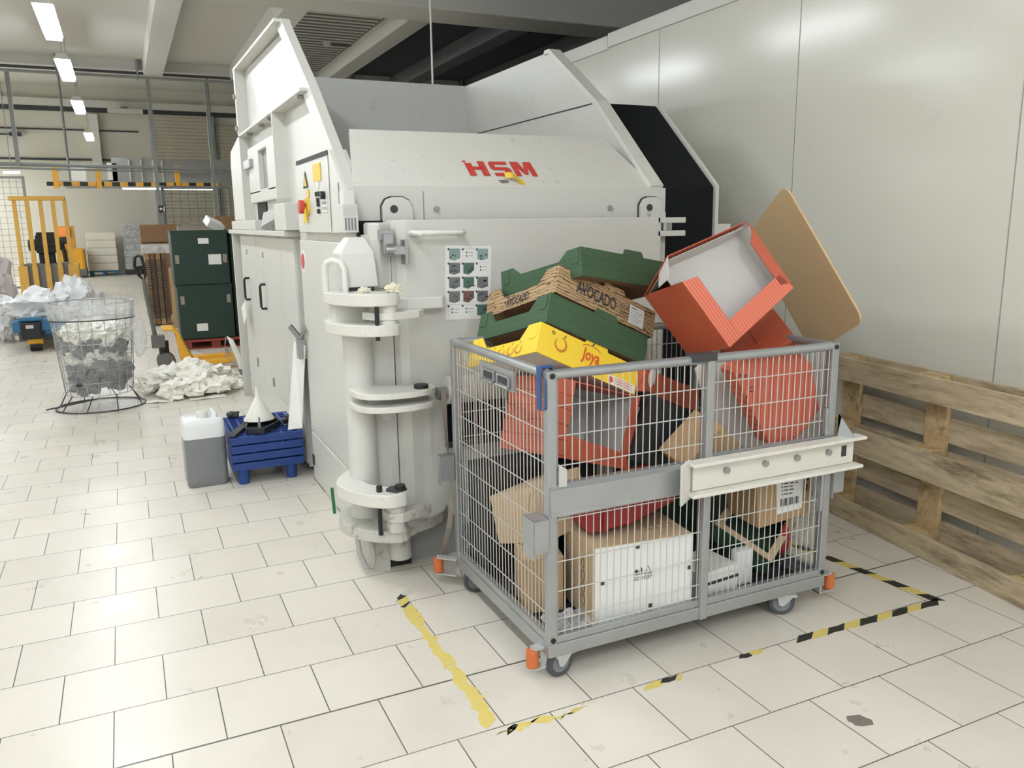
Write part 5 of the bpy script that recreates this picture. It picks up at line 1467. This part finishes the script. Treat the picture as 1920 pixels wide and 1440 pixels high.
def green_crate(x0, x1, y0, y1, z0, z1, label, upper):
    t = thing('plastic_crate', label, 'crate', ((x0 + x1) / 2, (y0 + y1) / 2, z0), group='dark green crates behind the pallet truck')
    m = MB(); m.bx(x0, x1, y0, y1, z0, z1)
    b = m.build('crate_body', M['crate_green'], t, bevel=0.015)
    MB().bx(x0 - 0.004, x1 + 0.004, y0 - 0.004, y1 + 0.004, z1 - 0.02, z1 + 0.004).build('lid_rim', M['green_deep'], t)
    f = y0 - 0.004
    W_ = x1 - x0
    if upper:
        MB().bx(x0 + 0.345 * W_ + 0.08, x0 + 0.345 * W_ + 0.20, f, f + 0.003, z1 - 0.155, z1 - 0.09).build('paper_label', M['paper'], t)
        MB().bx(x0 + 0.63 * W_, x0 + 0.86 * W_, f, f + 0.003, z0 + 0.24, z0 + 0.36).build('paper_label', M['paper'], t)
        cz = z0 + 0.26
    else:
        MB().bx(x0 + 0.30 * W_, x0 + 0.50 * W_, f, f + 0.003, z0 + 0.10, z0 + 0.19).build('paper_label', M['paper'], t)
        cz = z1 - 0.22
    for xc in (x0 + 0.03, x1 - 0.07):
        MB().bx(xc, xc + 0.045, f - 0.006, f + 0.004, cz, cz + 0.10).build('side_clip', M['clip'], t, bevel=0.003)
    MB().bx(x1, x1 + 0.006, y0 + 0.10, y0 + 0.20, cz, cz + 0.08).build('side_clip', M['clip'], t)
    return t
green_crate(0.69, 1.315, 8.2, 8.72, 0.116, 0.765, 'lower dark green crate of the stack standing on the red pallet', False)
green_crate(0.672, 1.308, 8.2, 8.72, 0.77, 1.412, 'upper dark green crate carrying two white paper labels', True)
s = MB().bx(1.335, 1.56, 8.3, 9.0, 0.116, 1.40)
tag(s.build('storage_bin', M['green_deep'], loc=(1.45, 8.6, 0.116), bevel=0.02), 'blue-green bin tower squeezed between the green crates and the press', 'bin')
s = MB(); s.T = Matrix.Translation((1.18, 8.4, 1.475)) @ Euler((0.35, 0.45, 0.3)).to_matrix().to_4x4()
s.bx(-0.10, 0.10, -0.10, 0.10, -0.035, 0.06)
tag(s.build('white_box', M['card_white'], loc=(1.18, 8.4, 1.418), bevel=0.006), 'white box tilted on top of the upper green crate', 'box')
# white curved guard leaning by the truck
s = thing('plastic_guard', 'white curved wire-ribbed guard leaning between the truck forks and the press', 'guard', (1.02, 6.0, 0))
m = MB(); m.plate([(0.985, 6.05, 0.41), (1.04, 6.02, 0.37), (1.14, 6.0, 0.10), (1.13, 6.0, 0.0), (1.09, 6.0, 0.0), (1.06, 6.03, 0.17)], (0.015, 0.02, 0))
m.build('shell', M['card_white'], s, bevel=0.01)
MB().bx(1.075, 1.135, 5.98, 6.06, 0.0, 0.075).build('foot_pad', M['ink'], s)
m = MB()
for k in range(5): m.tube([(0.985, 6.06, 0.40 - 0.01 * k), (0.97, 6.08, 0.30), (0.975 + 0.02 * k, 6.09, 0.18), (1.06 + 0.012 * k, 6.07, 0.10)], 0.003, 5)
m.build('wire_rib', M['plate_grey'], s)

# ================================================================ CARTON BUNDLE AND BACKGROUND LOADS
cbn = thing('cardboard_bundle', 'stack of flattened brown cartons standing left of the green crates', 'cardboard bundle', (0.62, 11.2, 0))
r = random.Random(5)
for k in range(4):
    MB().bx(0.43 + 0.075 * k, 0.49 + 0.075 * k, 11.0, 11.5, 0.02, 1.05 + 0.05 * r.random()).build('folded_carton', M['kraft_dark'] if k % 2 else M['kraft'], cbn)
MB().bx(0.74, 0.93, 10.6, 11.0, 0.0, 0.86).build('upright_carton', M['kraft'], cbn)
m = MB()
for k in range(26):
    z = 0.12 + 0.034 * k
    m.bx(0.44, 0.72, 10.985, 11.0, z, z + 0.012)
m.build('carton_edge', M['slot'], cbn)
MB().bx(0.40, 0.80, 10.9, 11.5, 1.08, 1.20).build('film_top', M['film_dense'], cbn)
s = MB().bx(0.43, 1.05, 12.6, 13.1, 1.21, 1.50); s.bx(0.43, 1.05, 12.6, 13.1, 0.0, 1.2)
tag(s.build('cardboard_box', M['kraft_dark'], loc=(0.7, 12.8, 0), bevel=0.01), 'tall brown carton load behind the flattened cartons', 'carton load')
s = MB().bx(1.55, 2.1, 12.0, 12.2, 1.0, 1.62); s.bx(1.55, 2.1, 12.0, 12.2, 0, 1.0)
tag(s.build('cardboard_box', M['kraft_dark'], loc=(1.8, 12.1, 0)), 'brown board standing behind the white box on the green crates', 'carton load')
s = MB()
for k in range(9): s.tube([(0.95 + 0.02 * k, 11.6, 1.46), (1.0 + 0.03 * k, 11.6, 1.56 - 0.008 * k), (1.1 + 0.03 * k, 11.6, 1.47)], 0.012, 5)
s.bx(0.95, 1.5, 11.5, 11.7, 1.40, 1.46); s.bx(0.97, 1.5, 11.52, 11.68, 0, 1.40)
tag(s.build('strap_heap', M['clip'], loc=(1.2, 11.6, 0)), 'tangle of straps and slats on a load behind the green crates', 'strap heap')

# pallet of white sacks, and stretch-wrapped pallets along the far wall
sk_ = thing('sack_pallet', 'pallet stacked with layers of white sacks against the far wall', 'pallet load', (-0.45, 26.4, 0))
m = MB()
for x in (-0.84, -0.47, -0.12): m.bx(x, x + 0.1, 26.0, 27.0, 0, 0.10)
m.bx(-0.86, 0.0, 26.0, 27.0, 0.10, 0.14)
m.build('pallet', M['blue_steel'], sk_)
for k in range(5):
    MB().bx(-0.85, -0.02, 26.0, 26.95, 0.145 + k * 0.232, 0.375 + k * 0.232).build('sack_layer', M['sack'], sk_, bevel=0.025)
def wrapped(label, x0, x1, y0, z1, seed):
    t = thing('wrapped_pallet', label, 'pallet load', ((x0 + x1) / 2, y0 + 0.4, 0), group='stretch-wrapped pallets at the far wall')
    MB().bx(x0, x1, y0, y0 + 0.9, 0.0, 0.14).build('pallet', M['slot'], t)
    m = MB(); r = random.Random(seed)
    n = 7
    for k in range(n):
        z = 0.15 + (z1 - 0.15) * k / n
        e = 0.03 * r.random()
        m.m = 0
        m.bx(x0 + e, x1 - e, y0 + e, y0 + 0.9, z, z + (z1 - 0.15) / n)
    m.build('wrapped_load', [M['film_dense'], M['card_grey']], t, bevel=0.03)
    MB().bx(x0 + 0.02, x1 - 0.02, y0 + 0.02, y0 + 0.88, 0.15, z1 - 0.02).build('load_core', M['plate_grey'], t)
    return t
wrapped('stretch-wrapped silvery pallet load at the far wall right of the white sacks', 0.16, 0.80, 26.0, 1.55, 3)

# stacker truck with its yellow mast guard, and the orange-yellow truck beyond it
stk = thing('stacker_truck', 'tall yellow stacker truck seen through its barred mast guard', 'stacker truck', (-1.35, 17.6, 0))
YW = M['yellow_worn']
SX0, SX1, SY, SZ = -1.80, -0.80, 17.3, 2.02
def mast(x, w_, z0, z1): return MB().bx(x - w_ / 2, x + w_ / 2, SY, SY + 0.06, z0, z1)
for x in (-1.76, -1.53, -1.295, -1.07, -0.855):
    mast(x, 0.075, 0.35, SZ).build('mast_bar', YW, stk)
MB().bx(-1.86, -0.83, SY - 0.01, SY + 0.07, SZ, SZ + 0.09).build('top_bar', YW, stk, bevel=0.02)
MB().bx(-1.74, -0.86, SY + 0.035, SY + 0.7, 0.02, 0.74).build('chassis', M['truck_grey'], stk, bevel=0.03)
MB().bx(-1.83, -1.66, SY - 0.02, SY + 0.3, 0.0, 0.70).build('side_leg', YW, stk, bevel=0.01)
MB().bx(-0.92, -0.72, SY - 0.02, SY + 0.3, 0.05, 0.72).build('side_leg', YW, stk, bevel=0.01)
for x in (-1.53, -1.295, -1.07): MB().bx(x - 0.05, x + 0.05, SY - 0.012, SY - 0.002, 0.02, 0.70).build('lower_bar', YW, stk)
m = MB(); m.bx(-1.48, -1.10, SY + 0.15, SY + 0.4, 0.95, 1.32); m.cyl((-1.62, SY + 0.25, 1.12), (-1.0, SY + 0.25, 1.12), 0.12, 16); m.bx(-1.45, -1.15, SY + 0.2, SY + 0.35, 0.7, 0.95); m.bx(-1.46, -1.12, SY + 0.2, SY + 0.3, 1.30, 1.38)
m.build('tiller_head', M['black'], stk, bevel=0.02)
ot_ = thing('electric_truck', 'orange-yellow electric pallet truck parked left of the white sacks', 'pallet truck', (-1.2, 25.6, 0))
MB().bx(-1.62, -0.90, 25.3, 26.3, 0.06, 0.85).build('chassis', M['yellow_truck'], ot_, bevel=0.06)
MB().bx(-1.64, -0.88, 25.28, 26.3, 0.03, 0.25).build('skirt', M['truck_grey'], ot_, bevel=0.02)
MB().bx(-1.62, -1.12, 25.9, 26.0, 0.85, 1.52).build('load_guard', YW, ot_)
MB().bx(-1.54, -1.24, 25.85, 25.9, 1.22, 1.48).build('orange_panel', M['orange'], ot_)
m = MB(); m.tube([(-1.40, 25.25, 0.35), (-1.42, 25.22, 0.75), (-1.45, 25.2, 1.0)], 0.06, 8)
m.cyl((-1.62, 25.2, 1.1), (-1.28, 25.2, 1.1), 0.10, 14); m.bx(-1.42, -1.15, 25.24, 25.29, 0.30, 0.40)
m.build('tiller', M['black'], ot_)

# blue pallet truck carrying a bag, and the big bags at the left edge
bt_ = thing('blue_truck', 'low blue powered truck with a black motor hood left of the wire bin', 'truck', (-0.9, 9.3, 0))
m = MB(); m.bx(-1.13, -0.70, 9.0, 9.25, 0.24, 0.37); m.bx(-1.06, -0.80, 8.96, 9.05, 0.37, 0.42)
m.build('hood', M['blue_steel'], bt_, bevel=0.015)
MB().bx(-0.80, -0.55, 9.02, 9.3, 0.20, 0.38).build('side_box', M['blue_steel'], bt_, bevel=0.01)
MB().bx(-1.04, -0.82, 8.93, 9.03, 0.16, 0.36).build('motor_cover', M['black'], bt_, bevel=0.015)
MB().bx(-0.98, -0.90, 8.92, 8.935, 0.29, 0.33).build('badge', M['bag_pink'], bt_)
MB().cyl((-0.99, 9.05, 0.13), (-0.83, 9.05, 0.13), 0.05, 16).build('drive_cover', M['yellow_truck'], bt_, smooth=True)
m = MB(); m.cyl((-0.97, 9.08, 0.065), (-0.85, 9.08, 0.065), 0.065, 20)
m.build('wheel', M['black'], bt_)
MB().bx(-1.1, -0.62, 9.25, 10.4, 0.10, 0.22).build('fork_deck', M['truck_grey'], bt_)
MB().tube([(-0.60, 9.1, 0.30), (-0.58, 9.05, 0.12), (-0.55, 9.0, 0.02)], 0.012, 6).build('cable', M['black'], bt_)
for (c, sz, sd, lab) in (((-0.88, 9.95, 0.45), (0.36, 0.42, 0.23), 3, 'flat white plastic bag heaped on the blue truck'), ((-0.50, 11.0, 0.36), (0.30, 0.35, 0.37), 5, 'bright white crumpled plastic behind the rim of the wire bin')):
    s = MB().blob(c, sz, sd, 0.35, 2.4, 4, flat=0.225 if sd == 3 else 0.002)
    tag(s.build('plastic_bag', M['bag'], loc=(c[0], c[1], 0), smooth=True), lab, 'plastic bag', 'plastic bags at left')
for (c, sz, sd, mt, lab) in (((-1.62, 11.0, 0.30), (0.30, 0.4, 0.34), 7, 'bag', 'pale plastic bag on the floor at the left edge of the picture'), ((-1.82, 12.2, 0.62), (0.36, 0.4, 0.66), 9, 'bag_pink', 'tall pinkish bag of film scraps at the left edge'), ((-1.32, 10.2, 0.30), (0.16, 0.2, 0.26), 15, 'bag', 'white crumpled bag bulging behind the blue truck at left')):
    s = MB().blob(c, sz, sd, 0.4, 2.6, 4, flat=0.002)
    tag(s.build('plastic_bag', M[mt], loc=(c[0], c[1], 0), smooth=True), lab, 'plastic bag', 'plastic bags at left')

# ================================================================ FENCES, BARRIER, HALL FITTINGS
def fence(name, label, p0, p1, z0, z1, pitch, posts, group):
    p0 = Vector(p0); p1 = Vector(p1); d = p1 - p0
    t = thing(name, label, 'mesh fence', ((p0.x + p1.x) / 2, (p0.y + p1.y) / 2, 0), group=group)
    m = MB(); n = int(d.length / pitch)
    for k in range(n + 1):
        q = p0 + d * (k / n); m.bx(q.x - 0.004, q.x + 0.004, q.y - 0.004, q.y + 0.004, z0, z1)
    k = 0
    while z0 + k * pitch <= z1:
        z = z0 + k * pitch; m.bar((p0.x, p0.y, z), (p1.x, p1.y, z), 0.008, 0.008); k += 1
    m.build('wire_mesh', M['mesh'], t)
    m = MB()
    for z in (z0, z1): m.bar((p0.x, p0.y, z), (p1.x, p1.y, z), 0.05, 0.05)
    m.build('frame_rail', M['post'], t)
    for q in posts:
        pp = p0 + d * q
        MB().bx(pp.x - 0.028, pp.x + 0.028, pp.y - 0.028, pp.y + 0.028, 0, z1 + 0.03).build('post', M['post'], t)
    return t
fence('mesh_fence', 'mesh fence gate at the left edge behind the yellow stacker', (-3.6, 19.3), (-1.72, 19.3), 0.15, 2.58, 0.13, (0.0, 1.0), None)
fence('mesh_fence', 'mesh fence bay behind the green crates below the hazard barrier', (0.86, 13.2), (1.95, 13.2), 0.2, 2.12, 0.13, (0.0, 1.0), None)
fence('mesh_fence', 'narrow mesh fence bay at the left side of the press', (2.0, 13.2), (2.55, 13.2), 0.2, 2.12, 0.13, (1.0,), None)
for x, lab in ((-1.2, 'tall grey post at the left edge rising to the roof pipes'), (0.78, 'tall grey post rising left of the roller shutter'), (1.68, 'tall grey post rising right of the roller shutter')):
    s = MB().bx(x - 0.03, x + 0.03, 12.9, 12.96, 0, 3.86) if x > 0 else MB().bx(x - 0.03, x + 0.03, 12.9, 12.96, 2.42, 3.86)
    tag(s.build('tall_post', M['post'], loc=(x, 12.93, 0)), lab, 'post', 'tall posts of the partition')
pp = thing('roof_pipes', 'pair of grey roof pipes running across under the ceiling edge', 'pipes', (2, 12.2, 3.9))
for z, y, mt in ((3.80, 12.22, 'steel_dark'), (3.735, 12.2, 'post')):
    MB().cyl((-5.5, y, z), (9, y, z), 0.022, 10).build('pipe', M[mt], pp)
for x in (-3, -0.5, 0.6, 2, 4, 6):
    MB().bx(x, x + 0.03, 12.17, 12.3, 3.71, 4.0).build('bracket', M['post'], pp)
rl = thing('partition_rail', 'long grey rail across the hall at the height of the hazard barrier', 'rail', (0.5, 12.97, 2.48))
MB().cyl((-5.0, 12.97, 2.50), (3.2, 12.97, 2.40), 0.03, 10).build('rail', M['post'], rl)
MB().cyl((-5.0, 12.97, 2.44), (3.2, 12.97, 2.34), 0.018, 10).build('rail_lower', M['post'], rl)
bar_ = thing('hazard_barrier', 'black and yellow height barrier beam hanging across the hall', 'barrier', (0.5, 18.0, 2.30))
m = MB(); n = 22; bx0, bx1 = -1.18, 2.27
for k in range(n):
    m.m = (k + 1) % 2
    xa = bx0 + (bx1 - bx0) * k / n; xb = bx0 + (bx1 - bx0) * (k + 1) / n
    m.bx(xa, xb, 18.0, 18.08, 2.345, 2.43)
m.build('striped_beam', [M['yellow_truck'], M['black']], bar_)
for x in (-1.0, -0.18, 1.42):
    MB().bx(x - 0.05, x + 0.05, 17.97, 18.1, 2.30, 2.80).build('hanger', M['yellow_truck'], bar_)
for x in (-1.0, -0.18, 1.42):
    MB().bx(x - 0.03, x + 0.03, 18.1, 19.05, 2.70, 2.76).build('hanger_arm', M['post'], bar_)
cv = thing('overhead_platform', 'grey overhead platform behind the hazard barrier', 'platform', (0.9, 19.5, 2.4))
MB().bx(-0.2, 2.7, 19.0, 22.0, 2.46, 2.52).build('deck', M['plate_grey'], cv)
MB().bx(0.1, 2.7, 19.0, 19.05, 2.52, 3.02).build('front_panel', M['plate_grey'], cv)
for x in (0.45, 0.7, 0.95, 1.15): MB().bx(x, x + 0.03, 18.97, 19.0, 2.5, 2.98).build('panel_rib', M['trim_light'], cv)
MB().bx(-0.75, -0.45, 19.0, 19.1, 2.50, 2.85).build('white_panel', M['cap_white'], cv)
MB().bx(0.0, 0.2, 19.0, 19.1, 2.50, 2.90).build('white_panel', M['cap_white'], cv)
MB().bx(-1.0, -0.2, 19.3, 22.0, 2.46, 2.52).build('side_deck', M['plate_grey'], cv)
for x in (-0.9, 2.6):
    MB().cyl((x, 21.8, 2.52), (x, 21.8, 5.75), 0.03, 8).build('hanger_rod', M['post'], cv)
tl = thing('tube_light', 'lit tube light fixed under the overhead platform', 'tube light', (1.3, 18.6, 2.35))
MB().bx(0.25, 2.3, 18.55, 18.68, 2.33, 2.36).build('housing', M['cap_white'], tl)
MB().bx(0.28, 2.28, 18.57, 18.66, 2.30, 2.33).build('diffuser', M['lamp_far'], tl)
for x in (0.4, 2.1): MB().bx(x, x + 0.03, 18.6, 19.05, 2.36, 2.47).build('arm', M['post'], tl)
for x, lab in ((-2.35, 'left short lit lamp above the mesh gate'), (-1.95, 'right short lit lamp above the mesh gate')):
    t = thing('tube_light', lab, 'tube light', (x, 19.6, 2.72), group='lamps over the mesh gate')
    MB().bx(x - 0.17, x + 0.17, 19.55, 19.65, 2.72, 2.75).build('housing', M['cap_white'], t)
    MB().bx(x - 0.16, x + 0.16, 19.56, 19.64, 2.68, 2.72).build('diffuser', M['lamp_far'], t)
    MB().cyl((x, 19.6, 2.75), (x, 19.6, 5.75), 0.008, 6).build('suspension_rod', M['post'], t)
t = thing('wall_lamp', 'long unlit white lamp box on the rail left of the roller shutter', 'lamp', (0.55, 26.9, 4.9))
MB().bx(0.12, 1.12, 26.7, 26.85, 4.93, 5.06).build('lamp_box', M['trim_light'], t)
MB().bx(0.5, 0.7, 26.85, 27.12, 5.02, 5.14).build('arm', M['post'], t)
s = MB(); s.bx(-2.6, -2.3, 27.0, 27.25, 4.20, 4.30); s.bx(-3.4, -2.6, 27.2, 27.25, 4.23, 4.27)
tag(s.build('wall_camera', M['slot'], loc=(-2.5, 27.2, 4.2)), 'small dark camera on a bracket high on the far wall at left', 'camera')
sg_ = thing('exit_sign', 'small black and white arrow sign on the fence post', 'sign', (0.86, 12.86, 1.78))
MB().bx(0.76, 0.87, 12.85, 12.87, 1.70, 1.81).build('sign_board', M['black'], sg_)
MB().prism([(0.77, 1.755), (0.80, 1.785), (0.80, 1.765), (0.82, 1.765), (0.82, 1.745), (0.80, 1.745), (0.80, 1.725)], 'y', 12.845, 12.85).build('arrow', M['paper'], sg_)
MB().prism([(0.83, 1.715), (0.86, 1.715), (0.85, 1.75), (0.86, 1.79), (0.84, 1.795), (0.835, 1.75)], 'y', 12.845, 12.85).build('figure', M['paper'], sg_)
t = thing('hanging_rod', 'thin white rod hanging from the cross beam above the press', 'rod', (2.43, 3.9, 3.5))
MB().cyl((2.44, 3.95, 1.462), (2.44, 3.95, 4.0), 0.008, 8).build('rod', M['cap_white'], t)
t = thing('smoke_detector', 'small round smoke detector on the ceiling between two beams', 'smoke detector', (3.05, 9.9, 4.0))
MB().cyl((3.05, 9.9, 3.94), (3.05, 9.9, 4.0), 0.06, 16).build('head', M['trim_light'], t)
MB().bx(3.05, 3.45, 9.95, 10.0, 3.98, 4.0).build('cable_tray', M['slot'], t)
